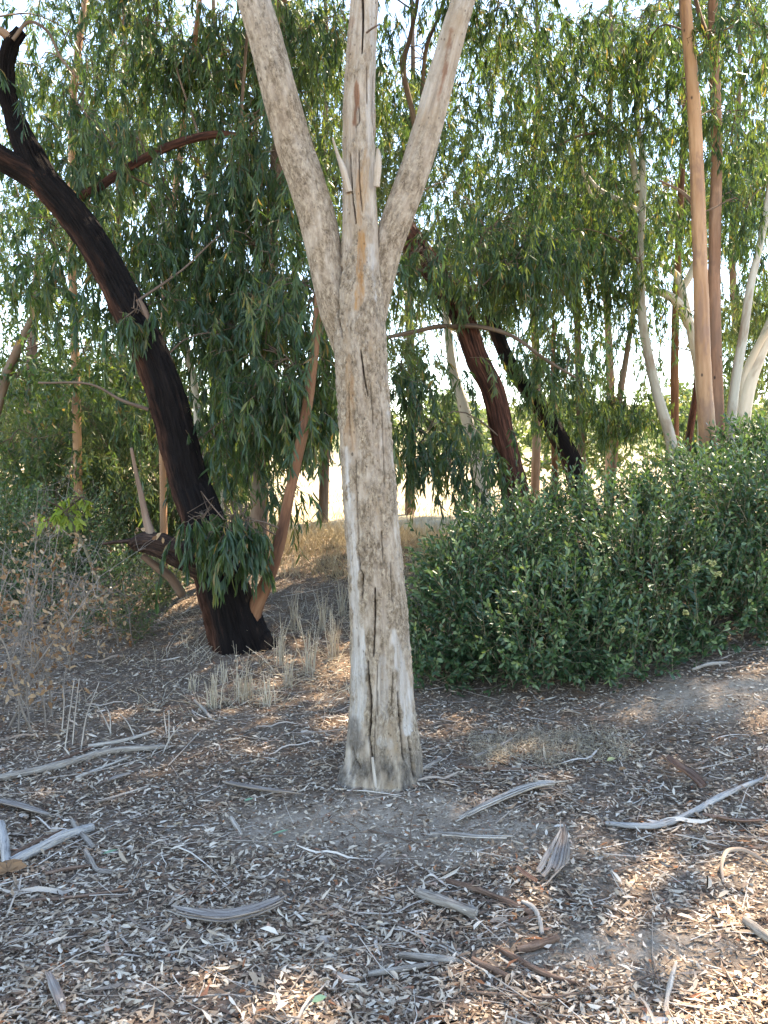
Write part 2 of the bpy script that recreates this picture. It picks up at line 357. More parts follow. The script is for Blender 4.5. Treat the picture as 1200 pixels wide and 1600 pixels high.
# main trunk: masks painted on its own vertices (wood that lost its bark, exposed orange inner bark, dark split wood with the shade inside the cracks put into its colour)
def main_bark():
    m = M('weathered_gum_bark', .85, .2)
    rough = m.attr('scaly').outputs['Fac']; crack = m.attr('split').outputs['Fac']
    org = m.attr('ochre').outputs['Fac']; pale = m.attr('pale').outputs['Fac']; brn = m.attr('rusty').outputs['Fac']; dirt = m.attr('soil').outputs['Fac']
    fib = m.noise(m.coords((30, 30, 2.2)), 1, 6, .65)
    big = m.noise(m.coords((7, 7, 2.4)), 1, 5, .6, .3)
    fine = m.noise(m.coords((95, 95, 55)), 1, 5, .75)
    mid = m.noise(m.coords((60, 60, 30)), 1, 6, .75, .4)
    smooth = m.ramp(fib, [(.28, (.24, .185, .14)), (.45, (.45, .365, .285)), (.62, (.58, .50, .41)), (.8, (.64, .57, .49))])
    smooth = m.mix(m.val(big, .50, .66), smooth, (.36, .265, .175))
    sgate = m.val(m.noise(m.coords((4, 4, 3)), 1, 3, .6), .48, .60)
    scal = m.ramp(mid, [(.30, (.085, .06, .042)), (.44, (.235, .18, .125)), (.56, (.40, .32, .235)), (.7, (.62, .52, .39))])
    scal = m.mix(m.val(fine, .55, .68), scal, (.10, .075, .06))
    c = m.mix(rough, smooth, scal)
    c = m.mix(m.mul(org, m.val(m.noise(m.coords((60, 60, 9)), 1, 5, .7), .28, .58)), c, m.ramp(fib, [(.3, (.28, .13, .045)), (.5, (.42, .235, .10)), (.7, (.46, .31, .17))]))
    c = m.mix(brn, c, m.ramp(fib, [(.3, (.14, .055, .03)), (.6, (.30, .15, .08))]))
    c = m.mix(m.mul(pale, m.val(m.noise(m.coords((55, 55, 4)), 1, 5, .7), .30, .62)), c, m.ramp(fib, [(.3, (.40, .37, .335)), (.6, (.62, .585, .54))]))
    hv = m.voro(m.coords((16, 16, 11)), 1).outputs['Distance']
    hole = m.ramp(hv, [(0, (1, 1, 1)), (.085, (1, 1, 1)), (.12, (0, 0, 0))])
    c = m.mix(m.mul(m.mul(hole, sgate), .85), c, (.04, .028, .02))
    hv2 = m.voro(m.coords((42, 42, 26)), 1).outputs['Distance']
    c = m.mix(m.mul(m.ramp(hv2, [(0, (1, 1, 1)), (.12, (1, 1, 1)), (.18, (0, 0, 0))]), m.mul(m.val(big, .45, .55), .6)), c, (.07, .05, .04))
    c = m.mix(dirt, c, m.ramp(mid, [(.35, (.07, .058, .048)), (.6, (.20, .175, .15)), (.72, (.42, .39, .35))]))
    c = m.mix(crack, c, (.03, .018, .012))
    m.col(c)
    h = m.mix(.35, m.mix(.5, fib, fine), mid); m.bump(h, .035, 1.0); return m.m
MAT['main_bark'] = main_bark()

# ------------------------------------------------------------------ setting
def axis(a, b, fine, lo, hi, g=1.16):
    c = list(np.arange(a, b + fine, fine)); s, x = fine, c[-1]
    while x < hi: s *= g; x += s; c.append(x)
    s, x = fine, c[0]; pre = []
    while x > lo: s *= g; x -= s; pre.append(x)
    return np.array(pre[::-1] + c)
BARE = [(P(600, 1285, 3.25)[0], 3.2, .70, .26, .85), (.45, 3.05, .5, .2, .7), (2.05, 4.35, .75, .30, .85), (.72, 2.32, .42, .14, .85), (-.35, 3.35, .4, .2, .45), (1.1, 2.75, .45, .2, .35), (2.4, 3.7, .5, .25, .5)]
def bare_at(x, y):
    m = np.zeros(len(x))
    w = 0.5 * fbm(np.stack([x * 3.5, y * 3.5, x * 0], 1), 41, 3)
    for bx, by, rx, ry, s in BARE:
        d = np.sqrt(((x - bx) / rx) ** 2 + ((y - by) / ry) ** 2)
        m = np.maximum(m, s * (1 - sstep(.45, 1.25, d + w)))
    return m
gx, gy = axis(-3.4, 3.4, .042, -900, 900), axis(1.2, 8.6, .042, -60, 1500)
XX, YY = np.meshgrid(gx, gy); X1, Y1 = XX.ravel(), YY.ravel()
Z1 = terrain(X1, Y1)
near = (np.abs(X1) < 6) & (Y1 > 0.5) & (Y1 < 12)
Z1[near] += .016 * fbm(np.stack([X1[near] * 9, Y1[near] * 9, X1[near] * 0], 1), 51, 3)
nx = len(gx); ii = (np.arange(len(gy) - 1)[:, None] * nx + np.arange(nx - 1)[None]).ravel()
g = Geo(); g.add(np.stack([X1, Y1, Z1], 1), np.stack([ii, ii + 1, ii + nx + 1, ii + nx], 1))
dryv = np.clip(sstep(8.6, 10.0, Y1 + .5 * fbm(np.stack([X1, Y1, X1 * 0], 1), 61, 2)), 0, 1)
o = g.build('ground', MAT['ground'], smooth=True, extra={'dry': dryv, 'bare': bare_at(X1, Y1)}); tag(o, kind='structure')

def hill_mat():
    m = M('dry_scrub_hill', .95, .1); p = m.n('ShaderNodeNewGeometry').outputs['Position']
    m.col(m.ramp(m.noise(p, .06, 6, .7), [(.35, (.16, .17, .09)), (.5, (.27, .25, .14)), (.65, (.42, .34, .20))])); return m.m
hx = np.linspace(-500, 500, 160); hy = np.linspace(160, 560, 40)
HX, HY = np.meshgrid(hx, hy); HZ = -2 + 24 * np.sin(np.pi * (HY - 160) / 400) ** .8 * (.75 + .5 * fbm(np.stack([HX.ravel() * .012, HY.ravel() * .012, HX.ravel() * 0], 1), 71, 4).reshape(HX.shape))
ii = (np.arange(39)[:, None] * 160 + np.arange(159)[None]).ravel()
g = Geo(); g.add(np.stack([HX.ravel(), HY.ravel(), HZ.ravel()], 1), np.stack([ii, ii + 1, ii + 161, ii + 160], 1))
tag(g.build('hills', hill_mat(), smooth=True), kind='structure')

# where the sun reaches the ground in front: right of a line through two ground points
LA, LB = on_ground(590, 1575)[:2], on_ground(1210, 1345)[:2]
def lit_side(x, y):
    """> 0 on the sunlit, near side of the shade's edge (metres)."""
    d = LB - LA; n = np.array([d[1], -d[0]]) / np.linalg.norm(d)
    return (x - LA[0]) * n[0] + (y - LA[1]) * n[1]
def shade_keep(c, margin=.3):  # drops leaf clusters whose shadow would fall on the sunlit areas
    k = c[:, 2] / SUN_D[2]; x, y = c[:, 0] - SUN_D[0] * k, c[:, 1] - SUN_D[1] * k
    s = lit_side(x, y) + .28 * fbm(np.stack([x * 2.2, y * 2.2, x * 0], 1), 81, 3)
    ok = s < -margin
    q = ((x + 1.75) / .9) ** 2 + ((y - 6.6) / .45) ** 2          # the small sunny gap beside the leaning trunk
    q2 = ((x + .75) / 1.0) ** 2 + ((y - 8.9) / .8) ** 2         # and the sunny grass on the crest behind the grey trunk
    return ok & ((q > 1) | (rng.random(len(c)) < .25)) & ((q2 > 1) | (rng.random(len(c)) < .25))

# ------------------------------------------------------------------ trees
def W2R(w, px, py, Y): return w / 2 / F * depth(P(px, py, Y))
def px_path(path, step=.03, drop=True, sink=.12):
    pts = [P(a, b, Y) for a, b, Y, w in path]; r = [W2R(w, a, b, Y) for a, b, Y, w in path]
    if drop:
        g0 = tz(pts[0][0], pts[0][1])
        if pts[0][2] > g0 - sink + .02:
            d = unit((pts[0] - pts[1])[None])[0]; d = d / max(.2, -d[2]); k = pts[0][2] - (g0 - sink)
            pts.insert(0, pts[0] + d * k); r.insert(0, r[0] * (1.05 if k < .4 else 1.15))
    return spline(pts, r, step)

def ridged(amp, k=7, sz=1.3, seed=5, flare=0.0, wob=.10):
    def f(T, S, R):
        p = np.stack([np.cos(T) * k, np.sin(T) * k, S * sz], 1)
        a = 1 - np.abs(fbm(p, seed, 4)) * 2.2
        b = fbm(np.stack([np.cos(T) * 1.4, np.sin(T) * 1.4, S * .9], 1), seed + 3, 2)
        fl = flare * np.exp(-S / .24) * (.35 + .65 * np.maximum(0, np.cos(T)) + .25 * np.cos(T * 4 + 1)) if flare else 0
        e = fbm(np.stack([np.cos(T) * k * 2.2, np.sin(T) * k * 2.2, S * 7], 1), seed + 5, 3)
        return amp * (a - .4) + b * R * wob + fl + amp * .8 * e
    return f
class Tree: pass
def tree(name, label, cat, path, mat, ns=24, amp=.004, k=6, step=.04, group=None, drop=True, flare=0.0, seed=5, trunk='trunk', sz=1.3, wob=.10):
    t = Tree(); pts, r = px_path(path, step, drop)
    base = pts[0].copy(); base[2] = tz(base[0], base[1])
    t.root = thing(name, label, cat, base, group); t.mat = mat
    g = Geo(); v, f, b, T, S = tube(pts, r, ns, ridged(amp, k, sz, seed, flare, wob)); g.add(v, f, b)
    t.trunk = g.build(trunk, MAT[mat], t.root, smooth=True); t.skel = [pts]
    return t
def branch(t, path, mat=None, ns=12, amp=.003, step=.04, name='branch', world=None, seed=9, sz=1.5, k=5):
    if world is not None: pts, r = spline([w[:3] for w in world], [w[3] for w in world], step)
    else: pts, r = px_path(path, step, False)
    g = Geo(); v, f, b, T, S = tube(pts, r, ns, ridged(amp, k, sz, seed)); g.add(v, f, b)
    o = g.build(name, MAT[mat or t.mat], t.root, smooth=True); t.skel.append(pts); return o

DENS = 1.85
def ball(n):
    d = unit(rng.normal(size=(n, 3))); return d * rng.random((n, 1)) ** (1 / 3)
def crown(t, clumps, mat='gum_leaf', leafL=(.08, .14), leafW=(.013, .020), per=24, spray=(.16, .46), droop=1.0, twig_mat='twig', link=True, sub=9, spread=.17, cull=True, tone=(0, .95), name='crown', wild=.40):
    G, T = Geo(), Geo(); sk = np.concatenate(t.skel)
    for cl in clumps:
        if cl[0] == 'w': c = np.array(cl[1:4], float) + (np.array([.3, -1.3, 0]) if cull else 0); rx, ry, rz, n = cl[4:8]; k = cl[8] if len(cl) > 8 else 1
        else: c = P(*cl[:3]); rx, ry, rz, n = cl[3:7]; k = cl[7] if len(cl) > 7 else 1
        if cl[0] == 'w' and cull: k = k * 1.45  # unseen canopy above the view, added to shade the ground
        n = int(n * (2.3 if cl[0] == 'w' else DENS)); m = max(2, n // sub)
        sc = c + ball(m) * np.array([rx, ry, rz])
        if cull:
            sc = sc[shade_keep(sc, .25 if cl[0] == 'w' else .2)]
            if len(sc) < 2: continue
        m = len(sc); nn = m * sub
        org = np.repeat(sc, sub, 0) + rng.normal(size=(nn, 3)) * spread * k * np.array([1.3, 1.3, .7])
        az = rng.random(nn) * 2 * np.pi; Ls = (spray[0] + rng.random(nn) * (spray[1] - spray[0])) * k
        h = np.stack([np.cos(az), np.sin(az), rng.normal(size=nn) * .35 + .15], 1)
        dr = droop * (.7 + .6 * rng.random(nn))
        def curve(u): return org[:, None] + h[:, None] * (Ls[:, None] * (u - .45 * u * u))[..., None] + np.array([0, 0, -1.0]) * (Ls * dr)[:, None, None] * (u * u)[..., None]
        ctrl = curve(np.broadcast_to(np.linspace(0, 1, 3 if (cl[0] == 'w' or cl[2] > 7.85) else 4), (nn, 3 if (cl[0] == 'w' or cl[2] > 7.85) else 4)))
        twigs_to(T, ctrl[::3] if ctrl.shape[1] == 3 else ctrl, .0028 * k ** .5, 3)
        u = .12 + .88 * rng.random((nn, per)); p = curve(u).reshape(-1, 3)
        tang = (h[:, None] * (1 - .9 * u)[..., None] + np.array([0, 0, -1.0]) * (dr[:, None] * 2 * u)[..., None]).reshape(-1, 3)
        N = len(p)
        d = unit(tang) * .45 + np.array([0, 0, -1.0]) * (.95 * min(1, droop)) + rng.normal(size=(N, 3)) * wild
        nr = rng.normal(size=(N, 3)) * np.array([1, 1, .35])
        L = (leafL[0] + rng.random(N) * (leafL[1] - leafL[0])) * k; Wd = (leafW[0] + rng.random(N) * (leafW[1] - leafW[0])) * k
        rn = np.repeat(tone[0] + rng.random(nn) * (tone[1] - tone[0]), per) * .65 + rng.random(N) * .35
        rn = np.where(rng.random(N) < .02, 1.0, rn)
        blades_to(G, p, d, nr, L, Wd, rn, simple=(cl[0] == 'w' or cl[2] > 7.85), curl=rng.normal(size=N) * .35, sick=rng.normal(size=N) * .06)
        if link:
            a = sk[np.argmin(np.linalg.norm(sk - c, axis=1) + .4 * np.maximum(0, sk[:, 2] - c[2]))]
            ln = np.linalg.norm(c - a); top = c + np.array([0, 0, rz * .35])
            mid1 = a + (top - a) * .35 + np.array([0, 0, .12 * ln]) + rng.normal(size=3) * .05 * ln
            mid2 = a + (top - a) * .7 + np.array([0, 0, .14 * ln]) + rng.normal(size=3) * .05 * ln
            rr = .005 + .005 * ln ** .5
            lp, lr = spline([a, mid1, mid2, top], [rr, rr * .75, rr * .55, rr * .3], .12)
            v, f, b, _, _ = tube(lp, lr, 6); T.add(v, f, b)
            near_ = lp[np.argmin(np.linalg.norm(lp[None] - sc[:, None], axis=2) + .1 * rng.random((m, len(lp))), axis=1)]
            q = sc + rng.normal(size=sc.shape) * .02
            ctrl = np.stack([near_, near_ * .67 + q * .33 + rng.normal(size=q.shape) * .06 + [0, 0, .05], near_ * .33 + q * .67 + rng.normal(size=q.shape) * .06 + [0, 0, .05], q], 1)
            twigs_to(T, ctrl, .0055 * k ** .5, 4)
    if G.n == 0: return
    G.build(name, MAT[mat], t.root); tag(T.build('twigs', MAT[twig_mat], t.root), kind='stuff')

# ---- the grey three-forked trunk in the middle
def pdist(x, y, line):
    best = np.full(len(x), 1e9); wv = np.zeros(len(x))
    for (ax, ay, aw), (bx, by, bw) in zip(line[:-1], line[1:]):
        t = np.clip(((x - ax) * (bx - ax) + (y - ay) * (by - ay)) / ((bx - ax) ** 2 + (by - ay) ** 2), 0, 1)
        d = np.hypot(x - ax - t * (bx - ax), y - ay - t * (by - ay)) - (aw + t * (bw - aw))
        best = np.minimum(best, d)
    return best
CRACKS = [[(561, 865, .7), (562, 888, .9), (567, 899, 1.6), (566.6, 934, .6)], [(586, 920, .6), (586.6, 957, 1.0), (585, 998, .9), (584, 1026, .3)],
          [(575, 1032, .5), (576.8, 1062, 1.6), (580, 1096, 1.8), (579, 1129, 1.8), (576.8, 1152, 1.5), (580, 1172, 1.5), (583, 1208, 1.4), (586.6, 1228, 1.2)],
          [(589.6, 1080, .8), (590, 1119, .8)], [(614, 1050, .5), (611.4, 1103, .7)], [(621.6, 1082, .6), (624, 1121, 1.3), (630, 1187, .9)],
          [(638, 1152, .5), (643, 1190, 1.8), (646.5, 1212, 1.2)], [(560, 995, .4), (560, 1010, .6)], [(551, 1167, .8), (555, 1185, 1.2), (564, 1200, .6)], [(555, 1185, .8), (546, 1210, .8)],
          [(534, 418, 1.6), (527.5, 455, 1.8), (529, 480, 1.8), (530, 500, 1.5), (536, 528, .3)], [(564, 548, .3), (569, 587, 1.1), (575, 618, .3)], [(579, 600, .4), (583, 660, .6)],
          [(547, 240, .4), (550, 300, 1.0), (556, 348, .6)], [(565.6, -20, 1.8), (567.5, 20, 2.2), (567.5, 49, 1.4), (566, 82, .6)], [(561, 168, .3), (562, 190, .9), (556, 198, .4)],
          [(561, 235, .3), (562, 285, .8), (566, 330, .4)], [(573, 105, .3), (574, 160, .5)], [(583, 120, .4), (582, 180, .6), (586, 225, .4)], [(545, 600, .4), (547, 680, .6)], [(596, 640, .4), (600, 720, .7), (601, 760, .3)],
          [(556, 720, .3), (558, 790, .6), (561, 850, .4)], [(610, 880, .3), (613, 940, .6)], [(596, 830, .3), (599, 880, .5)], [(584, 1190, .3), (590, 1040, .2)]]
STRK = {
 'ochre': [([(562, 366, 5), (564, 400, 6), (562, 440, 5), (563, 468, 4), (558, 482, 2)], 1), ([(546, 560, 4), (548, 640, 7), (545, 700, 5)], .45), ([(571, 235, 5), (564, 300, 9), (562, 345, 6)], .6), ([(586, 945, 2), (584, 955, 3)], .0)],
 'pale': [([(580, 385, 4), (580, 420, 4), (586, 455, 2), (588, 478, 1)], .9), ([(601, 510, 1), (606, 600, 1), (610, 690, 1)], .4), ([(541, 700, 1), (547, 790, 4), (554, 880, 5), (557, 960, 4), (563, 1040, 12), (561, 1105, 12), (557, 1130, 8)], 1.0),
          ([(618, 985, 3), (630, 1080, 9), (640, 1140, 7)], .95), ([(596, 1030, 5), (602, 1120, 7)], .5), ([(584, -40, 6), (583, 100, 7), (579, 200, 7), (575, 240, 3)], .65), ([(553, 1180, 7), (548, 1215, 7)], .6), ([(598, 1160, 9), (606, 1162, 6)], .5)],
 'rusty': [([(556, 122, 1), (558, 160, 4), (553, 192, 1)], .9), ([(704, 46, 2), (694, 110, 3), (685, 158, 1)], .8), ([(548, 30, 3), (546, 100, 3)], .35)]}
def bark_masks(v, T, S, rough_fn, nv=None):
    x, y = project(v); nz = fbm(np.stack([x * .09, y * .035, x * 0], 1), 7, 4); nf = fbm(np.stack([x * .35, y * .12, x * 0], 1), 8, 3)
    out = {}
    for k, L in STRK.items():
        a = np.zeros(len(v))
        for line, s in L: a = np.maximum(a, s * (1 - sstep(-1.5, 2.5, pdist(x, y, line) + nz * 7 + nf * 2)))
        out[k] = a
    out['scaly'] = np.clip(rough_fn(x, y) + nz * 1.1 + nf * .35, 0, 1)
    sp = np.zeros(len(v))
    for c in CRACKS:
        d = pdist(x, y, [(a, b, w * .62) for a, b, w in c]) + nf * .7; sp = np.maximum(sp, (1 - sstep(-.2, 1.2, d)) * (1 if max(q[2] for q in c) > .95 else .55))
    out['split'] = sp
    out['soil'] = np.clip(sstep(1150, 1222, y) * (.35 + 1.5 * (nz + .25)) + (1 - sstep(0, 14, pdist(x, y, [(552, 1130, 3), (556, 1160, 6)]))) * .8, 0, 1)
    return out, x, y
MAIN_Y = 3.62
mp = [(597, 1250, 136), (597, 1226, 126), (600, 1190, 114), (599, 1150, 107), (597, 1090, 97), (594, 1000, 91), (588, 900, 87), (580, 800, 84), (573, 700, 81), (567, 600, 80), (563, 520, 80), (562, 460, 72), (563, 420, 62), (563, 350, 55), (561, 280, 50), (561, 200, 50), (562, 130, 48), (566, 60, 44), (569, 0, 42), (572, -120, 40), (574, -400, 36), (580, -800, 28)]
pts, rr = px_path([(a, b, MAIN_Y + .00012 * max(0, 600 - b), w) for a, b, w in mp], .009, False)
keep = pts[:, 2] < 6; pts, rr = pts[keep], rr[keep]
main = Tree(); base = P(597, 1226, MAIN_Y); base[2] = tz(base[0], base[1])
main.root = thing('gum_tree', 'pale grey weathered trunk forking into three limbs at centre of the clearing', 'tree', base); main.mat = 'main_bark'; main.skel = [pts]
th = np.concatenate([np.linspace(-np.pi - .2, .2, 142), np.linspace(.2, np.pi - .2, 26)[1:-1]])
def main_disp(T, S, R):
    c3 = np.stack([np.cos(T), np.sin(T), S], 1)
    a = .0055 * fbm(c3 * [9, 9, 1.6], 11, 3) + .0030 * fbm(c3 * [26, 26, 9], 12, 3) + .05 * R * fbm(c3 * [1.3, 1.3, .8], 13, 2)
    fl = .048 * np.exp(-S / .16) * (np.maximum(0, np.cos(T + 2.75)) ** 3 + .6 * np.maximum(0, np.cos(T + .35)) ** 4 + .7 * np.maximum(0, np.cos(T - 1.4)) ** 3) - .012 * np.exp(-S / .12) * np.maximum(0, np.cos(T + 1.45)) ** 3
    return a + fl
v, f, b, T, S = tube(pts, rr, 0, main_disp, th)
msk, X, Yp = bark_masks(v[:len(T)], T, S, lambda x, y: .80 - .65 * (1 - sstep(330, 470, y)) - .20 * sstep(900, 1100, y) - .25 * (1 - sstep(0, 26, np.abs(x - (560 + (y - 500) * .06)) * 0 + np.abs(y - 0))))
cen = np.repeat(pts, len(th), 0); front = (np.sin(T) < .1)
dirv = unit(v[:len(T)] - cen)
v[:len(T)] -= dirv * ((msk['split'] * .020 + np.clip(msk['pale'] - .3, 0, 1) * .002 - msk['scaly'] * .0075 * (.5 + fbm(np.stack([X * .5, Yp * .4, X * 0], 1), 14, 3))) * front)[:, None]
ex = {k: np.concatenate([a * front, [0]]) for k, a in msk.items()}
ex['scaly'] = np.concatenate([msk['scaly'], [0]])
g = Geo(); g.add(v, f, b); g.build('trunk', MAT['main_bark'], main.root, smooth=True, extra=ex)
def main_limb(path, rough_fn, seed, name='limb', ns=76, step=.011):
    pts, r = px_path(path, step, False); keep = pts[:, 2] < 6.2; pts, r = pts[keep], r[keep]
    def dsp(T, S, R):
        c3 = np.stack([np.cos(T), np.sin(T), S], 1)
        return .006 * fbm(c3 * [6, 6, 2.2], seed, 3) + .0035 * fbm(c3 * [18, 18, 10], seed + 1, 3) + .08 * R * fbm(c3 * [1.2, 1.2, 1.5], seed + 2, 2)
    v, f, b, T, S = tube(pts, r, ns, dsp)
    msk, X, Yp = bark_masks(v[:len(T)], T, S, rough_fn)
    for k in ('ochre', 'pale', 'soil', 'split'): msk[k] *= .0
    if name == 'limb' and path[0][0] < 560: msk['rusty'] *= 0
    g = Geo(); g.add(v, f, b); g.build(name, MAT['main_bark'], main.root, smooth=True, extra={k: np.concatenate([a, [0]]) for k, a in msk.items()})
    main.skel.append(pts)
Ym = MAIN_Y
main_limb([(548, 560, Ym + .06, 40), (530, 490, Ym + .05, 56), (514, 430, Ym + .045, 55), (498, 350, Ym + .03, 56), (478, 280, Ym + .02, 56), (459, 225, Ym + .02, 55), (436, 140, Ym - .02, 53), (418, 70, Ym, 51), (397, 0, Ym + .03, 49), (365, -120, Ym + .1, 45), (310, -380, Ym + .3, 38), (260, -640, Ym + .5, 30)], lambda x, y: .95 - .35 * (1 - sstep(0, 200, y)), 21)
main_limb([(578, 520, Ym + .06, 40), (594, 440, Ym + .06, 42), (606, 385, Ym + .06, 46), (622, 337, Ym + .06, 48), (642, 280, Ym + .06, 47), (660, 225, Ym + .07, 46), (677, 165, Ym + .08, 43), (691, 112, Ym + .09, 41), (708, 50, Ym + .1, 38), (723, 0, Ym + .12, 36), (752, -110, Ym + .2, 34), (800, -360, Ym + .4, 28), (840, -620, Ym + .6, 22)], lambda x, y: .9 * sstep(150, 330, y + (x - 690) * -.6) + .05, 31)
branch(main, [(588, 292, Ym - .045, 10), (590, 262, Ym - .06, 11), (591, 243, Ym - .065, 8), (590, 232, Ym - .065, 3)], 'main_bark', 16, .003, .006, 'broken_stub')
branch(main, [(545, 300, Ym - .03, 11), (536, 265, Ym - .05, 10), (528, 243, Ym - .05, 5), (520, 215, Ym - .05, 2)], 'main_bark', 14, .003, .006, 'broken_stub')
branch(main, [(573, 51, Ym - .03, 3), (582, 44, Ym - .12, 3), (591, 39, Ym - .16, 2)], 'twig', 8, .0005, .006, 'broken_twig')
branch(main, [(582, 1183, Ym - .17, 4), (584, 1205, Ym - .185, 5), (587, 1230, Ym - .2, 6)], 'strip_pale', 8, .0005, .006, 'wood_splinter')

# ---- dark leaning tree on the left
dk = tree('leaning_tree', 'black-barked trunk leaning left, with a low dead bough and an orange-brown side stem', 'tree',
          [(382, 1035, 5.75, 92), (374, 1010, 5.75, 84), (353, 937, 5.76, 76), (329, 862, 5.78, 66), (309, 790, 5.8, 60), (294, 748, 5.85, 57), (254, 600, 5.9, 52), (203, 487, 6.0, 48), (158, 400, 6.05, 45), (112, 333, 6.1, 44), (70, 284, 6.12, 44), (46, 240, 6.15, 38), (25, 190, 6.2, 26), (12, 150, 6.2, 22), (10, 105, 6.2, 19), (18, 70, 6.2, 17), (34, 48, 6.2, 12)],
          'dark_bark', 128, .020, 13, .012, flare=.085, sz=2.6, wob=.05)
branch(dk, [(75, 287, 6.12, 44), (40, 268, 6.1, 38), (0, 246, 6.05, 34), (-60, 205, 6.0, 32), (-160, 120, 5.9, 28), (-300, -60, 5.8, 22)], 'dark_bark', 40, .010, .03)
branch(dk, [(20, 62, 6.2, 14), (-5, 45, 6.15, 12), (-60, 20, 6.1, 10), (-160, -80, 6.0, 8)], 'brown_bark', 12)
branch(dk, [(30, 190, 6.2, 16), (10, 150, 6.4, 12), (-20, 110, 6.5, 9), (-60, 40, 6.6, 6)], 'brown_bark', 12)
branch(dk, [(330, 888, 5.75, 46), (302, 876, 5.7, 42), (275, 862, 5.66, 38), (250, 852, 5.62, 34), (228, 848, 5.6, 28), (212, 851, 5.58, 20), (205, 856, 5.57, 9)], 'bough_bark', 72, .024, .009, 'dead_bough', sz=6, k=7)
branch(dk, [(250, 850, 5.62, 16), (225, 845, 5.6, 10), (190, 846, 5.55, 6), (160, 850, 5.5, 3)], 'bough_bark', 10)
branch(dk, [(236, 838, 5.62, 16), (228, 810, 5.64, 11), (222, 780, 5.66, 9), (214, 745, 5.7, 6), (205, 700, 5.7, 4)], 'brown_bark', 12)
branch(dk, [(222, 868, 5.75, 9), (250, 890, 5.8, 13), (266, 902, 5.85, 14), (285, 930, 5.9, 14)], 'brown_bark', 12)
branch(dk, [(98, 322, 6.12, 16), (150, 295, 6.4, 14), (190, 268, 6.6, 13), (240, 240, 6.8, 13), (290, 220, 6.9, 13), (340, 210, 7.0, 12), (375, 212, 7.1, 9)], 'rust_bark', 14)
branch(dk, [(20, 62, 6.1, 6), (45, 34, 6.1, 5), (75, 50, 6.1, 4), (95, 90, 6.1, 4), (122, 122, 6.1, 3)], 'twig', 8)
branch(dk, [(232, 640, 5.85, 6), (190, 625, 5.8, 5), (140, 600, 5.8, 4), (60, 598, 5.8, 3)], 'twig', 8)
branch(dk, [(215, 470, 5.95, 12), (228, 495, 5.93, 11), (230, 525, 5.92, 7)], 'brown_bark', 12, .002, .02, 'broken_stub')
crown(dk, [(440, 240, 7.0, .55, .5, .8, 90), (330, 330, 7.2, .7, .5, .6, 62), (215, 260, 7.0, .7, .5, .7, 60), (130, 210, 6.6, .4, .4, .5, 35), (170, 440, 6.4, .35, .3, .5, 30), (350, 60, 7.6, .7, .6, .6, 60), (130, 90, 7.6, .8, .6, .5, 45),
           (80, 405, 6.7, .5, .3, .45, 34), (420, 430, 6.9, .4, .4, .5, 50), (310, 430, 7.4, .5, .4, .4, 40),
           (230, 60, 7.4, .8, .6, .5, 56)])
crown(dk, [('w', -2.4, 7.2, 7.5, 1.5, 1.2, .7, 110, 1.35), ('w', -3.8, 6.8, 6.6, 1.3, 1.2, .8, 90, 1.35), ('w', -1.2, 8.8, 8.6, 1.6, 1.3, .8, 120, 1.35)])  # out-of-view crown clumps added to cast shade on the clearing

branch(dk, [(392, 985, 5.75, 27), (396, 958, 5.70, 24), (418, 905, 5.66, 20), (438, 840, 5.65, 17), (455, 760, 5.65, 15), (472, 680, 5.7, 16), (485, 600, 5.75, 14), (494, 520, 5.8, 12), (498, 440, 5.9, 9), (503, 380, 6.0, 6), (512, 330, 6.1, 3)], 'orange_bark', 24, .006, .02)
crown(dk, [(300, 520, 7.2, .4, .35, .35, 35), (430, 590, 6.0, .30, .3, .55, 77), (500, 600, 6.2, .22, .25, .35, 44), (395, 690, 6.3, .28, .3, .45, 56), (470, 480, 6.2, .25, .3, .4, 49), (360, 560, 6.4, .25, .3, .4, 35)], link=True)
crown(dk, [(318, 812, 5.38, .10, .06, .03, 9), (350, 815, 5.36, .13, .08, .04, 14), (372, 830, 5.4, .10, .08, .05, 10), (345, 845, 5.36, .12, .08, .05, 10), (205, 490, 5.75, .10, .08, .12, 8), (390, 880, 5.42, .06, .05, .05, 4)], 'gum_leaf', (.08, .13), (.015, .022), 26, (.14, .30), 1.1, sub=3, spread=.05, wild=.26, tone=(.2, 1))
s2 = tree('gum_tree', 'grey-brown fibrous trunk behind the orange side stem, half hidden by hanging leaves', 'tree',
          [(408, 985, 7.5, 40.0), (408, 900, 7.5, 33.6), (405, 800, 7.5, 28.8), (408, 650, 7.5, 25.6), (414, 500, 7.5, 22.4), (425, 350, 7.5, 19.2), (435, 200, 7.55, 16.0), (440, 0, 7.6, 13.6), (445, -300, 7, 9.6)], 'brown_bark', 36, .008, 6, .03)
crown(s2, [(420, 500, 6.9, .3, .3, .5, 42), (425, 760, 6.9, .2, .2, .25, 21), (400, 420, 7.0, .4, .4, .6, 56), (350, 720, 6.9, .35, .3, .4, 49), (410, 130, 7.4, .6, .5, .6, 70), ('w', -.9, 7.2, 6.6, 1.3, 1.0, .8, 90, 1.2)])  # the 'w' clump is unseen canopy added for ground shade

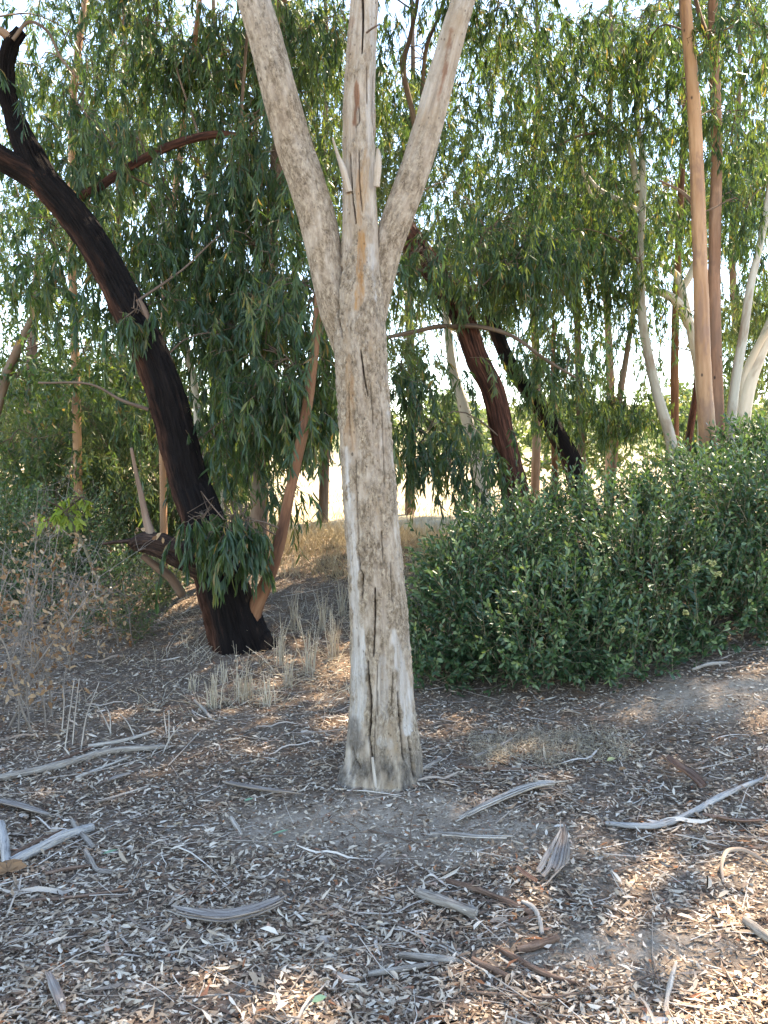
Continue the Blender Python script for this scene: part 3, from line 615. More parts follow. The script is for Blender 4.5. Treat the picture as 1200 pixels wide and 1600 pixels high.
# ---- thin pale stems between and behind
def thin(label, path, mat, clumps=(), leaf='gum_leaf', ns=14, **kw):
    t = tree('gum_tree', label, 'tree', path, mat, ns, .003, 5, .05, group='thin gum trunks behind the clearing')
    if clumps: crown(t, list(clumps), leaf, **kw)
    return t
thin('slim tan trunk rising straight out of the top left of the photo', [(122, 760, 8.6, 13.6), (118, 560, 8.6, 12.4), (113, 420, 8.6, 11.8), (112, 280, 8.6, 11.2), (114, 160, 8.6, 10.5), (124, 60, 8.6, 9.9), (134, -20, 8.7, 8.7), (140, -260, 8.8, 6.2)], 'tan_bark',
     [(120, 380, 8.9, .8, .5, .6, 70), (60, 130, 9.2, .7, .5, .6, 42), (200, 170, 9.2, .8, .6, .8, 70), (30, 330, 9.2, .6, .5, .5, 28)])
thin('slim wavering tan stem bent at the top behind the leaning trunk', [(255, 760, 7.9, 10.7), (253, 600, 7.9, 10.7), (256, 520, 7.9, 9.8), (258, 420, 7.9, 9.8), (268, 340, 7.9, 9.8), (282, 240, 7.9, 9.0), (292, 150, 7.9, 9.0), (305, 60, 7.9, 8.2), (312, -40, 7.9, 6.6), (300, -300, 8, 4.9)], 'tan_bark',
     [(300, 130, 8.3, .6, .5, .5, 56), (250, 350, 8.4, .5, .4, .5, 42)])
thin('slim grey stem leaning right behind the black trunk', [(322, 790, 7.4, 12), (312, 700, 7.4, 12), (305, 610, 7.4, 11), (290, 540, 7.4, 10), (272, 470, 7.4, 9), (262, 420, 7.4, 8), (250, 300, 7.5, 6)], 'greypale_bark',
     [(300, 640, 7.9, .4, .3, .4, 28), (330, 600, 8.2, .35, .3, .45, 21)])
thin('thin pale stem angled behind the hanging leaves left of centre', [(345, 800, 9, 10), (352, 600, 9, 10), (362, 480, 9, 10), (380, 380, 9, 9), (398, 250, 9, 8), (402, 60, 9, 6)], 'greypale_bark',
     [(380, 300, 9.5, .7, .5, .8, 56), (480, 130, 9.6, .8, .5, 1.0, 84), (500, 330, 9.4, .35, .4, .5, 35)])

# ---- sunlit olive foliage on the far left
lf = tree('gum_tree', 'tree behind the dry shrub with pale olive leaves lit from behind', 'tree',
          [(60, 900, 10.2, 26), (58, 760, 10.2, 22), (48, 640, 10.3, 18), (52, 520, 10.4, 14), (60, 400, 10.5, 10)], 'brown_bark', 16, .004)
crown(lf, [(50, 560, 10.2, 1.0, .7, .8, 98), (190, 560, 10.0, .6, .6, .6, 56), (90, 700, 9.8, 1.1, .7, .7, 112), (230, 700, 9.6, .5, .5, .6, 56), (20, 800, 9.6, .9, .6, .5, 130), (180, 790, 9.2, .7, .5, .45, 110), (260, 760, 9.0, .35, .4, .5, 56), (120, 660, 8.9, .7, .4, .6, 70), (320, 770, 9.2, .45, .4, .45, 56), (60, 740, 9.0, .8, .4, .5, 70), (235, 640, 9.4, .4, .4, .5, 49), (110, 790, 9.6, 1.0, .4, .35, 90), (260, 810, 9.4, .4, .4, .3, 40), (-120, 620, 10.4, 1.3, .8, 1.5, 120)],
      'olive_leaf', (.07, .12), (.013, .021), 24, (.3, .6), .9, wild=.55)
lf2 = tree('gum_tree', 'bushy tree at left edge with dark broad leaves above the olive foliage', 'tree',
           [(-40, 930, 8.0, 24), (-30, 760, 8.0, 20), (0, 620, 8.0, 16), (40, 520, 8.0, 12), (90, 430, 8.1, 8)], 'brown_bark', 16, .004)
crown(lf2, [(60, 480, 8.2, .6, .45, .4, 49), (130, 560, 7.9, .55, .35, .3, 42), (30, 600, 8.2, .5, .4, .3, 35), (60, 700, 8.6, .5, .4, .3, 28)], 'gum_leaf', (.06, .1), (.022, .034), 18, (.3, .6), .6, wild=.6, tone=(.2, .95))
yl = tree('young_shoot', 'bright yellow-green leafy shoot catching sun above the dry shrub', 'plant',
          [(150, 900, 6.2, 6), (130, 850, 6.15, 5), (110, 815, 6.1, 4), (92, 800, 6.05, 3)], 'green_twig', 8, .001)
crown(yl, [(98, 805, 6.05, .10, .08, .06, 6), (120, 780, 6.1, .08, .08, .06, 4)], 'yellow_leaf', (.06, .10), (.025, .04), 8, (.12, .2), .7, sub=2, spread=.03)

# ---- second dark tree, leaning left behind the shrub
d2 = tree('leaning_tree', 'rust-brown stringy trunk leaning left behind the shrub, right of the grey trunk', 'tree',
          [(805, 770, 8.0, 42), (797, 730, 8.0, 37), (783, 670, 8.0, 35), (770, 610, 8.0, 34), (746, 562, 8.0, 33), (726, 506, 8.05, 33), (705, 465, 8.1, 34), (674, 418, 8.15, 34), (645, 378, 8.2, 34), (630, 345, 8.3, 32), (640, 290, 8.4, 28), (660, 222, 8.5, 24), (688, 112, 8.6, 20), (718, 0, 8.7, 16), (760, -160, 8.8, 13)],
          'rust_bark', 80, .014, 10, .018, flare=.03, sz=2.6, wob=.05)
branch(d2, [(735, 515, 8.0, 8), (690, 510, 7.9, 7), (640, 520, 7.8, 7), (600, 528, 7.7, 6)], 'twig', 10)
branch(d2, [(700, 510, 7.9, 7), (745, 510, 7.85, 7), (800, 525, 7.8, 6), (850, 560, 7.8, 5), (900, 590, 7.8, 3)], 'twig', 10)
branch(d2, [(612, 430, 7.9, 5), (650, 422, 7.7, 5), (700, 432, 7.7, 4), (745, 455, 7.7, 3)], 'twig', 10)
branch(d2, [(655, 240, 8.5, 8), (645, 180, 8.4, 8), (630, 110, 8.4, 9), (640, 60, 8.5, 7), (652, 0, 8.6, 6), (660, -90, 8.6, 4)], 'twig', 10)
branch(d2, [(664, 210, 8.5, 7), (660, 160, 8.4, 7), (665, 80, 8.5, 6), (690, 10, 8.6, 5), (705, -80, 8.6, 4)], 'twig', 10)
crown(d2, [(760, 375, 7.9, .7, .5, .30, 80), (660, 400, 7.5, .35, .4, .25, 40), (830, 420, 7.8, .5, .45, .35, 60), (640, 610, 7.4, .22, .3, .42, 56), (665, 690, 7.3, .22, .25, .25, 35), (735, 730, 7.5, .28, .25, .22, 35), (880, 560, 8.3, .4, .4, .35, 42),
           (640, 330, 8.6, .3, .4, .6, 35), (720, 330, 8.8, .6, .5, .5, 56), (640, 120, 8.9, .6, .5, .9, 70), (760, 170, 8.6, .55, .5, .6, 63), (770, 40, 8.4, .5, .5, .4, 56), (520, 60, 9.2, .4, .4, .7, 49)])
crown(d2, [('w', .2, 6.8, 7.4, 1.4, 1.2, .7, 170, 1.35), ('w', 1.6, 7.0, 7.5, 1.4, 1.2, .7, 170, 1.35), ('w', 2.3, 8.4, 8.5, 1.8, 1.4, .8, 180, 1.35), ('w', .6, 8.6, 8.5, 1.7, 1.4, .8, 180, 1.35), ('w', -.6, 7.4, 7.8, 1.3, 1.2, .7, 110, 1.35), ('w', 1.0, 10.4, 10.0, 2.0, 1.5, .9, 120, 1.4)])  # unseen canopy, placed where its shadow covers the ground
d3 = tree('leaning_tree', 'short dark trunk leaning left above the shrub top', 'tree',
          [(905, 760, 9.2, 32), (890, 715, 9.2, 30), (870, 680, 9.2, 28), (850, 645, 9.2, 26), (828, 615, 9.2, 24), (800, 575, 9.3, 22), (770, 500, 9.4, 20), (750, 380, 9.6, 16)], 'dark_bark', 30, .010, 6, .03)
crown(d3, [(850, 590, 9.0, .35, .4, .3, 42), (800, 400, 9.6, .6, .5, .5, 56), (870, 660, 9.3, .12, .15, .12, 7)])
thin('cream trunk leaning left just right of the grey trunk', [(750, 760, 9.6, 24), (742, 710, 9.6, 22), (733, 670, 9.6, 20), (722, 630, 9.6, 17), (708, 580, 9.6, 14), (700, 520, 9.6, 12), (690, 420, 9.7, 9)], 'pale_bark', [(640, 440, 10, .5, .4, .4, 35)], 'olive_leaf', 18)

# ---- the stand of gums on the right
t1 = tree('gum_tree', 'tall straight orange-tan trunk, left one of the close pair at right', 'tree',
          [(1112, 760, 7.6, 27.2), (1106, 690, 7.6, 25.2), (1100, 600, 7.6, 23.1), (1096, 480, 7.6, 21.8), (1092, 360, 7.6, 21.1), (1088, 240, 7.6, 19.7), (1081, 120, 7.6, 18.4), (1070, 0, 7.6, 16.3), (1062, -150, 7.7, 15.0), (1050, -500, 7.9, 10.9)], 'tan_bark', 40, .006, 4, .03)
t2 = tree('gum_tree', 'tall straight pinkish-brown trunk, right one of the close pair', 'tree',
          [(1122, 760, 8.0, 21.8), (1120, 640, 8.0, 19.8), (1116, 480, 8.0, 18.6), (1117, 360, 8.0, 17.3), (1120, 240, 8.0, 16.0), (1117, 120, 8.0, 15.4), (1114, 0, 8.0, 14.1), (1112, -200, 8.1, 12.8), (1110, -500, 8.3, 9.6)], 'pink_bark', 36, .004, 4, .03)
branch(t2, [(1118, 90, 8.0, 9), (1095, 30, 8.2, 7), (1080, -30, 8.4, 6)], 'brown_bark', 10)
branch(t1, [(1090, 330, 7.6, 5), (1065, 300, 7.7, 4), (1030, 282, 7.8, 3)], 'brown_bark', 8)
crown(t1, [(1060, 180, 8.4, .3, .3, .35, 21), (1150, 200, 7.9, .3, .3, .35, 28), (1165, 340, 7.9, .28, .3, .28, 21), (1010, 40, 8.6, .5, .5, .4, 35), (980, 140, 8.8, .5, .5, .5, 35), (1150, 60, 7.4, .3, .3, .3, 28), (930, 60, 9.2, .7, .6, .5, 42), ('w', 3.1, 6.6, 7.2, 1.5, 1.1, .7, 170, 1.35), ('w', 4.2, 8.2, 8.3, 1.8, 1.4, .9, 190, 1.35), ('w', 3.2, 9.8, 9.6, 1.8, 1.4, .9, 120, 1.35)])  # 'w' clumps: canopy out of view, added to shade the ground
crown(t2, [(1170, 130, 8.6, .4, .5, .5, 42), (1180, 270, 8.8, .5, .5, .5, 42), (1060, 120, 9.0, .4, .4, .5, 28), (1165, 340, 8.6, .4, .4, .3, 24), ('w', 5.6, 8.8, 8.2, 1.8, 1.4, .9, 170, 1.35), ('w', 5.0, 6.7, 7.0, 1.4, 1.1, .8, 150, 1.35), ('w', 6.6, 7.6, 7.2, 1.3, 1.2, .9, 110, 1.35)])  # 'w' clumps: unseen, added for their shade on the ground
t3 = tree('gum_tree', 'pale grey-white slender trunk with a kink and a forked top', 'tree',
          [(1058, 740, 9.0, 17.6), (1046, 680, 9.0, 16.8), (1028, 620, 9.0, 15.2), (1014, 560, 9.0, 14.4), (1004, 500, 9.0, 13.6), (1000, 400, 9.0, 11.2), (1004, 310, 9.0, 10.4), (1003, 240, 9.0, 8.8), (995, 180, 9.0, 8.0), (995, 100, 9.0, 7.2), (1000, 60, 9.05, 6.4), (1025, 20, 9.1, 4.8), (1040, -40, 9.1, 3.2)], 'greypale_bark', 24, .003, 4, .03)
branch(t3, [(996, 300, 9.0, 10), (988, 250, 9.05, 9), (972, 210, 9.1, 8), (940, 180, 9.2, 7), (910, 150, 9.3, 5)], 'greypale_bark', 10)
branch(t3, [(998, 330, 9.0, 8), (965, 312, 9.05, 8), (935, 295, 9.1, 6), (915, 270, 9.2, 4)], 'pale_bark', 10)
branch(t3, [(935, 345, 9.3, 5), (925, 310, 9.3, 5), (910, 270, 9.3, 5), (905, 240, 9.3, 4)], 'pale_bark', 10)
branch(t3, [(1000, 190, 9.0, 4), (1025, 170, 9.0, 3), (1045, 150, 9.0, 2)], 'twig', 6)
branch(t3, [(990, 180, 9.0, 4), (950, 205, 9.0, 3), (905, 212, 8.9, 3), (850, 240, 8.8, 2)], 'twig', 6)
crown(t3, [(1000, 420, 8.7, .22, .25, .25, 21), (1000, 110, 8.7, .3, .3, .3, 28), (960, 300, 8.7, .3, .3, .25, 28), (850, 400, 8.5, .4, .4, .3, 42), (900, 170, 9.0, .35, .35, .25, 35), (930, 250, 9.6, .6, .5, .4, 49), (870, 330, 9.6, .6, .5, .45, 90), (960, 390, 9.4, .6, .5, .3, 80), (900, 430, 9.2, .6, .5, .3, 90), (860, 100, 9.2, .6, .5, .6, 80), (800, 250, 9.0, .5, .4, .5, 60), (1010, 205, 8.8, .16, .15, .15, 10), (975, 480, 9.4, .4, .4, .4, 35), (1040, 380, 9.8, .4, .4, .5, 28), (830, 200, 9.8, .6, .5, .5, 35)])
t4 = tree('gum_tree', 'cream trunk forking in a Y with arching bough, behind the tan pair', 'tree',
          [(1100, 720, 9.4, 18.6), (1098, 640, 9.4, 16.1), (1092, 580, 9.4, 14.9), (1082, 530, 9.4, 13.6), (1072, 480, 9.4, 12.4), (1062, 440, 9.4, 11.2), (1052, 425, 9.4, 9.3), (1035, 415, 9.4, 6.2), (1015, 400, 9.4, 3.7)], 'pale_bark', 24, .003, 4, .03)
branch(t4, [(1078, 510, 9.4, 16), (1060, 475, 9.35, 15), (1040, 460, 9.3, 13), (1022, 455, 9.3, 10), (1000, 452, 9.3, 5.0), (970, 458, 9.3, 2.0)], 'pale_bark', 12)
branch(t4, [(1066, 450, 9.4, 12), (1078, 430, 9.4, 11), (1090, 400, 9.5, 8)], 'pale_bark', 12)
crown(t4, [(1050, 300, 10.5, .6, .5, .6, 42), (1140, 480, 10, .5, .5, .4, 50), (1020, 560, 10.2, .2, .2, .2, 10)], 'olive_leaf')
thin('straight reddish trunk seen between the pale trunk and the tan pair', [(1055, 720, 10.2, 12.0), (1054, 600, 10.2, 12.0), (1056, 480, 10.2, 11.2), (1064, 300, 10.2, 9.8), (1070, 180, 10.2, 8.2), (1072, 0, 10.3, 6.0)], 'orange_bark', [(1080, 330, 10.8, .5, .4, .6, 28)], ns=18)
thin('thin reddish stem leaning right beside the tan pair', [(1072, 720, 10.6, 11.2), (1080, 660, 10.6, 11.2), (1088, 610, 10.6, 10.4), (1092, 540, 10.6, 8.8)], 'rust_bark', ns=12)
t5 = tree('gum_tree', 'white slender trunk right of the tan pair, leaning right', 'tree',
          [(1138, 740, 7.9, 15.0), (1142, 660, 7.9, 14.2), (1150, 590, 7.9, 14.2), (1162, 520, 7.9, 13.5), (1172, 450, 7.9, 12.0), (1190, 370, 7.9, 10.5), (1200, 310, 7.9, 9.0), (1225, 150, 8, 6.8)], 'greypale_bark', 24, .003, 4, .03)
crown(t5, [(1190, 430, 8.3, .25, .3, .2, 9), (1190, 230, 8.6, .3, .35, .5, 28), (1195, 60, 8.8, .4, .4, .4, 28)])
t6 = tree('gum_tree', 'stout cream trunk leaning right at the right edge', 'tree',
          [(1150, 730, 9.2, 22.4), (1160, 660, 9.2, 21.6), (1168, 610, 9.2, 21.6), (1180, 570, 9.2, 20.8), (1200, 520, 9.2, 20.0), (1225, 460, 9.2, 17.6), (1270, 340, 9.3, 12.8)], 'pale_bark', 24, .003, 4, .03)
branch(t6, [(1160, 640, 9.2, 12), (1163, 590, 9.2, 12), (1185, 540, 9.1, 11), (1205, 510, 9.0, 9)], 'pale_bark', 12)
crown(t6, [(1190, 480, 9.8, .4, .4, .4, 35), (1180, 600, 10.2, .4, .4, .3, 28), (1230, 420, 9.6, .5, .5, .6, 42), (1150, 330, 10.4, .6, .5, .6, 35)], 'olive_leaf')
thin('thin brown stem half hidden by leaves above the shrub', [(909, 760, 9.8, 14), (908, 700, 9.8, 13), (905, 600, 9.8, 12), (902, 500, 9.8, 10), (900, 360, 9.9, 7)], 'brown_bark', [(905, 600, 9.7, .2, .2, .4, 21), (870, 380, 10.3, .5, .5, .5, 35)])
thin('thin pinkish stem leaning right above the hanging green clump', [(962, 690, 10, 9), (966, 640, 10, 9), (975, 580, 10, 9), (986, 510, 10, 8), (995, 440, 10, 6)], 'brown_bark', [(960, 640, 9.6, .24, .2, .26, 56), (1000, 660, 9.5, .16, .2, .18, 21), (930, 520, 10.2, .35, .4, .4, 21)])
thin('thinnest orange stem beside the short dark trunk', [(867, 760, 10, 10), (866, 700, 10, 9), (864, 600, 10, 8), (866, 500, 10, 6)], 'orange_bark', [(850, 480, 10.2, .4, .4, .4, 28)])
# trees at the back whose foliage fills in between the trunks
def back(label, px, Y, ww, clumps, mat='gum_leaf', bm='brown_bark'):
    t = tree('gum_tree', label, 'tree', [(px, 800, Y, ww), (px + 4, 600, Y, ww * .85), (px - 6, 380, Y, ww * .65), (px + 5, 120, Y + .1, ww * .45), (px, -100, Y + .2, ww * .3)], bm, 12, .004, 5, .08, group='gum trees at the back')
    crown(t, [(*c_[:6], int(c_[6] * 4.0)) for c_ in clumps], mat, (.09, .15), (.017, .026), 22, (.18, .45), .75, wild=.6, spread=.24, sub=11, tone=(0, 1))
back('farther tree whose leaves show between the left limb and centre stem', 505, 11.5, 16, [(500, 250, 11.5, .7, .8, 1.3, 84), (520, 620, 11.5, .4, .5, .4, 21), (440, 60, 11.8, 1.0, .8, .8, 70)], 'olive_leaf')
back('farther tree filling the gap between centre stem and right limb', 640, 12.5, 16, [(640, 230, 12.5, .9, .8, 1.2, 98), (700, 400, 12.5, .9, .8, .8, 56), (620, 540, 12.0, .25, .5, .4, 20)], 'olive_leaf')
back('farther tree with yellow-lit leaves right of the right limb', 835, 13, 15, [(840, 300, 13, 1.1, .9, 1.2, 98), (770, 470, 13, .6, .6, .4, 30), (820, 60, 13.4, 1.3, .9, .9, 70)], 'olive_leaf')
back('farther tree with thin lacy crown behind the slender pale trunk', 950, 14, 14, [(960, 300, 14, 1.3, .9, 1.3, 84), (1000, 60, 14.5, 1.5, .9, 1.0, 70)])
back('farther tree behind the tan pair at upper right', 1150, 14, 15, [(1140, 250, 14, 1.3, .9, 1.6, 98), (1180, 520, 13, .6, .6, .6, 35), (1150, 20, 14.5, 1.4, .9, .9, 70)])
back('farther tree filling the upper left with small leaves', 190, 12, 16, [(180, 200, 12, 1.3, .9, 1.3, 98), (60, 350, 12, 1.0, .8, .9, 49), (330, 480, 12.2, .8, .7, .8, 42), (160, 10, 12.5, 1.3, .9, .7, 56)])
back('farther tree behind the leaning trunk with olive leaves near the ground', 330, 12, 16, [(330, 720, 11.5, .7, .7, .6, 56), (210, 620, 11.5, .9, .7, .9, 70), (60, 640, 12, 1.1, .7, 1.0, 84), (420, 640, 11.8, .6, .6, .8, 42)], 'olive_leaf')

# ------------------------------------------------------------------ shrubs
def shrub(name, label, blobs, n, mat, leafL, leafW, per, stem=(.16, .34), stems=(), floor=True, seedtone=(0, .8), up=.5, twig='green_twig', cat='shrub', w1=.62, w2=1.0, spread=.75, inner=.55):
    C = [P(*b[:3]) for b in blobs]; Rr = [np.array(b[3:6]) for b in blobs]
    base = np.mean(C, 0); base[2] = tz(base[0], base[1]); root = thing(name, label, cat, base)
    G, T = Geo(), Geo(); wts = np.array([r[0] * r[2] + r[1] * r[2] for r in Rr]); wts = wts / wts.sum()
    ps, os = [], []
    for c, r, w in zip(C, Rr, wts):
        k = int(n * w); u = unit(rng.normal(size=(k, 3))); fr = inner + (1.06 - inner) * rng.random((k, 1)) ** .6
        lump = 1 + .55 * fbm(u * 3.2 + c * 2, 23, 3)[:, None]
        ps.append(c + u * r * fr * lump); os.append(unit(u / r))
    p, o = np.concatenate(ps), np.concatenate(os)
    inside = np.zeros(len(p), int)
    for c, r in zip(C, Rr): inside += (np.linalg.norm((p - c) / r, axis=1) < .55)
    z0 = terrain(p[:, 0], p[:, 1]); ok = (inside == 0) & (p[:, 2] > z0 + .02); p, o = p[ok], o[ok]; m = len(p)
    d = unit(o + np.array([0, 0, up]) + rng.normal(size=(m, 3)) * .45); Ls = stem[0] + rng.random(m) * (stem[1] - stem[0])
    a = p - d * Ls[:, None] * .6
    ctrl = np.stack([a + d * (Ls * t)[:, None] + np.array([0, 0, .06]) * (t * t) for t in (0, .5, 1.0)], 1)
    twigs_to(T, ctrl, .0028, 3)
    t = .15 + .85 * (np.arange(per)[None] + rng.random((m, per))) / per
    q = (a[:, None] + d[:, None] * (Ls[:, None] * t)[..., None] + np.array([0, 0, .06]) * (t * t)[..., None]).reshape(-1, 3)
    N = len(q); dd = np.repeat(d, per, 0); az = np.tile(np.arange(per) * 2.4, m) + np.repeat(rng.random(m) * 6, per)
    e1 = unit(np.cross(dd, np.array([.3, .2, 1.0]))); e2 = np.cross(dd, e1)
    rad = np.cos(az)[:, None] * e1 + np.sin(az)[:, None] * e2
    ld = unit(dd * (.55 + .6 * t.reshape(-1)[:, None] ** 2) + rad * spread + rng.normal(size=(N, 3)) * .18)
    nr = unit(dd - rad * .3 + rng.normal(size=(N, 3)) * .25)
    rn = np.clip(np.repeat(seedtone[0] + rng.random(m) * (seedtone[1] - seedtone[0]), per) * .6 + rng.random(N) * .25 + .28 * (t.reshape(-1) > .82), 0, 1)  # tip leaves lighter: new growth, with sunlight on them put into the tone
    blades_to(G, q, ld, nr, leafL[0] + rng.random(N) * (leafL[1] - leafL[0]), leafW[0] + rng.random(N) * (leafW[1] - leafW[0]), rn, curl=.25 + rng.normal(size=N) * .15, w1=w1, w2=w2)
    G.build('foliage', MAT[mat], root); tag(T.build('twigs', MAT[twig], root), kind='stuff')
    for sp in stems:
        c = C[sp % len(C)]; s0 = np.array([c[0] + rng.normal() * .12, c[1] + rng.normal() * .08, 0]); s0[2] = tz(s0[0], s0[1]) - .05
        s1 = c + rng.normal(size=3) * Rr[sp % len(C)] * .5; mid = (s0 + s1) / 2 + rng.normal(size=3) * .06
        pp, rr_ = spline([s0, mid, s1], [.014, .010, .004], .06); v, f, b, _, _ = tube(pp, rr_, 6); gg = Geo(); gg.add(v, f, b)
        gg.build('stem', MAT[twig], root, smooth=True)
    return root, p, d
big, bp, bd = shrub('evergreen_shrub', 'broad dark green evergreen shrub with leathery leaves filling the right side', [
    (720, 955, 5.25, .36, .35, .48), (790, 900, 5.5, .50, .45, .50), (860, 985, 5.0, .55, .40, .40), (920, 840, 5.9, .62, .5, .42), (1000, 930, 5.35, .70, .5, .55), (1090, 800, 6.0, .62, .5, .42),
    (1120, 960, 5.2, .60, .42, .34), (1210, 880, 5.5, .60, .5, .62), (1330, 900, 5.6, .7, .5, .7), (1000, 1030, 4.9, .50, .32, .26), (690, 1035, 5.1, .26, .28, .22)],
    6200, 'shrub_leaf', (.032, .066), (.014, .025), 13, stems=range(11), seedtone=(0, 1.05))
shrub('evergreen_shrub', 'taller dark shrub at the right edge rising behind the broad one', [(1185, 725, 6.9, .40, .4, .32), (1265, 715, 7.0, .55, .45, .42), (1100, 750, 7.0, .3, .3, .2)], 900, 'shrub_leaf', (.05, .075), (.018, .026), 12, stems=range(3))
def flowers(root, at, name='flower_cluster'):
    for px, py, Y, s in at:
        c = P(px, py, Y); g = Geo(); m = 26
        q = c + ball(m) * s; d = unit(q - c + [0, -.02, .03]); w = 4
        ctrl = np.stack([np.repeat((c - [0, -.03, s * 1.6])[None], m, 0), np.repeat(c[None], m, 0), q], 1); twigs_to(g, ctrl, .0012, 3, rnd=np.full(m, .1))
        for k in range(w): blades_to(g, q, d + rng.normal(size=(m, 3)) * .8, rng.normal(size=(m, 3)), .010, .008, rng.random(m), w1=1, w2=.9)
        g.build(name, MAT['flower'], root)
flowers(big, [(1086, 888, 4.75, .026), (1112, 880, 4.75, .026), (1122, 897, 4.75, .022), (1072, 957, 4.64, .018), (972, 983, 4.6, .018), (930, 904, 4.8, .014), (820, 932, 4.78, .014)])
shrub('undergrowth_shrub', 'low dark green shrub under the dead bough of the black trunk', [(200, 925, 7.1, .55, .45, .30), (120, 930, 6.9, .5, .4, .35), (240, 960, 6.7, .3, .3, .15), (50, 850, 7.2, .7, .5, .5), (-60, 930, 6.8, .6, .5, .5), (20, 960, 6.6, .5, .4, .3), (120, 860, 7.4, .5, .4, .4), (170, 975, 6.4, .3, .3, .15)], 2200, 'shrub_leaf', (.03, .05), (.014, .022), 11, stems=range(4), seedtone=(0, 1))
shrub('undergrowth_shrub', 'small light green shrub at the sunny edge left of the black trunk', [(245, 925, 6.4, .18, .15, .10), (215, 985, 6.0, .16, .15, .09), (265, 905, 6.6, .15, .15, .10)], 190, 'olive_leaf', (.025, .04), (.012, .018), 9, seedtone=(.3, 1))

for bl, n_, lab in [([(60, 740, 14.0, 1.5, .8, .9), (-60, 760, 14.0, 1.2, .8, .8)], 420, 'olive scrub behind the left trees at the photo edge'), ([(230, 735, 14.5, 1.2, .8, .8), (320, 750, 14.0, .8, .7, .6)], 420, 'olive scrub behind the black trunk'),
                    ([(820, 690, 17, 1.2, .8, .8), (900, 700, 17, 1.0, .8, .7)], 380, 'grey-green scrub beyond the short dark trunk'), ([(1010, 690, 16, 1.2, .8, .9), (1120, 670, 16, 1.3, .8, 1.0)], 420, 'grey-green scrub beyond the stand of tan and pale trunks'), ([(1230, 650, 13, 1.2, .8, 1.0)], 260, 'olive scrub beyond the trunks at the right edge')]:
    shrub('scrub', lab, bl, n_, 'olive_leaf', (.10, .17), (.05, .08), 9, (.2, .45), seedtone=(0, 1), inner=.4)
# dry leafless-looking shrub at the left edge: upright stems, side twigs, brown dead leaves
def dry_shrub(label, feet, n_side, leaves, hgt, mat='dry_twig'):
    b0 = on_ground(*feet[0]); root = thing('dry_shrub', label, 'shrub', b0); T, G = Geo(), Geo()
    for px, py in feet:
        s0 = on_ground(px, py) + [0, 0, -.05]; h = hgt * (.7 + .5 * rng.random()); lean = rng.normal(size=2) * .22
        pts = np.array([s0 + np.array([lean[0] * t ** 1.4 * h + rng.normal() * .015, lean[1] * t ** 1.4 * h + rng.normal() * .015, h * t]) for t in np.linspace(0, 1, 6)])
        pp, rr_ = spline(pts, np.linspace(.0065, .002, 6) * (.7 + .7 * rng.random()), .04); v, f, b, _, _ = tube(pp, rr_, 6); g = Geo(); g.add(v, f, b); g.build('stem', MAT[mat], root, smooth=True)
        k = rng.integers(len(pp) // 5, len(pp), n_side); a = pp[k]
        d = unit(rng.normal(size=(n_side, 3)) + [0, 0, .5]); L = .10 + rng.random(n_side) * .32
        ctrl = np.stack([a, a + d * (L * .5)[:, None] + rng.normal(size=a.shape) * .015, a + d * L[:, None] + rng.normal(size=a.shape) * .03], 1); twigs_to(T, ctrl, .0022, 3)
        e = ctrl[:, 2]; m2 = n_side * 3; a2 = np.repeat((ctrl[:, 1] + e) / 2, 3, 0); d2_ = unit(rng.normal(size=(m2, 3)) + [0, 0, .4]); c2 = np.stack([a2, a2 + d2_ * .05, a2 + d2_ * .10 + rng.normal(size=a2.shape) * .015], 1); twigs_to(T, c2, .0014, 3)
        sel = rng.random(m2) < leaves; q = c2[sel, 2]
        q = np.repeat(q, 3, 0) + rng.normal(size=(len(q) * 3, 3)) * .018; N = len(q)
        blades_to(G, q, rng.normal(size=(N, 3)) + [0, 0, -.5], rng.normal(size=(N, 3)), .025 + rng.random(N) * .03, .014 + rng.random(N) * .014, rng.random(N), curl=rng.normal(size=N) * .6, sick=.1)
    G.build('dead_leaves', MAT['dead_leaf'], root); tag(T.build('twigs', MAT[mat], root), kind='stuff')
dry_shrub('tall dry shrub of bare grey stems and brown dead leaves at the left edge', [(52, 1150), (38, 1148), (22, 1152), (8, 1140), (64, 1140), (85, 1120), (-20, 1140), (-50, 1150), (30, 1120), (100, 1095), (0, 1100)], 18, .30, .95)
dry_shrub('low dry brush with tan leaves in front of the dark undergrowth', [(110, 1050), (150, 1030), (180, 1010), (90, 1040), (130, 1015), (60, 1050), (205, 1005), (20, 1030)], 16, .4, .55)
dry_shrub('tall thin dry weed with pale twigs rising before the olive foliage', [(55, 1010), (75, 1000), (30, 1015), (5, 1000)], 18, .2, 1.25)

# ------------------------------------------------------------------ dry grass
def grass(name, centres, n, hL, lean, mat, spread, rndr=(0, 1), wid=.004, bow=.22):
    c = np.repeat(np.asarray(centres), n, 0); N = len(c)
    p = c + np.stack([rng.normal(size=N) * spread, rng.normal(size=N) * spread, np.zeros(N)], 1); p[:, 2] = terrain(p[:, 0], p[:, 1]) - .01
    L = hL[0] + rng.random(N) * (hL[1] - hL[0]); d = unit(np.stack([rng.normal(size=N) * lean, rng.normal(size=N) * lean, np.ones(N)], 1)); g = Geo()
    bend = np.stack([rng.normal(size=N), rng.normal(size=N), -.4 * np.ones(N)], 1) * (L * bow)[:, None]
    ctrl = np.stack([p, p + d * (L * .5)[:, None] + bend * .2, p + d * L[:, None] + bend], 1)
    twigs_to(g, ctrl, wid * .5, 3, rnd=rndr[0] + rng.random(N) * (rndr[1] - rndr[0]))
    return g
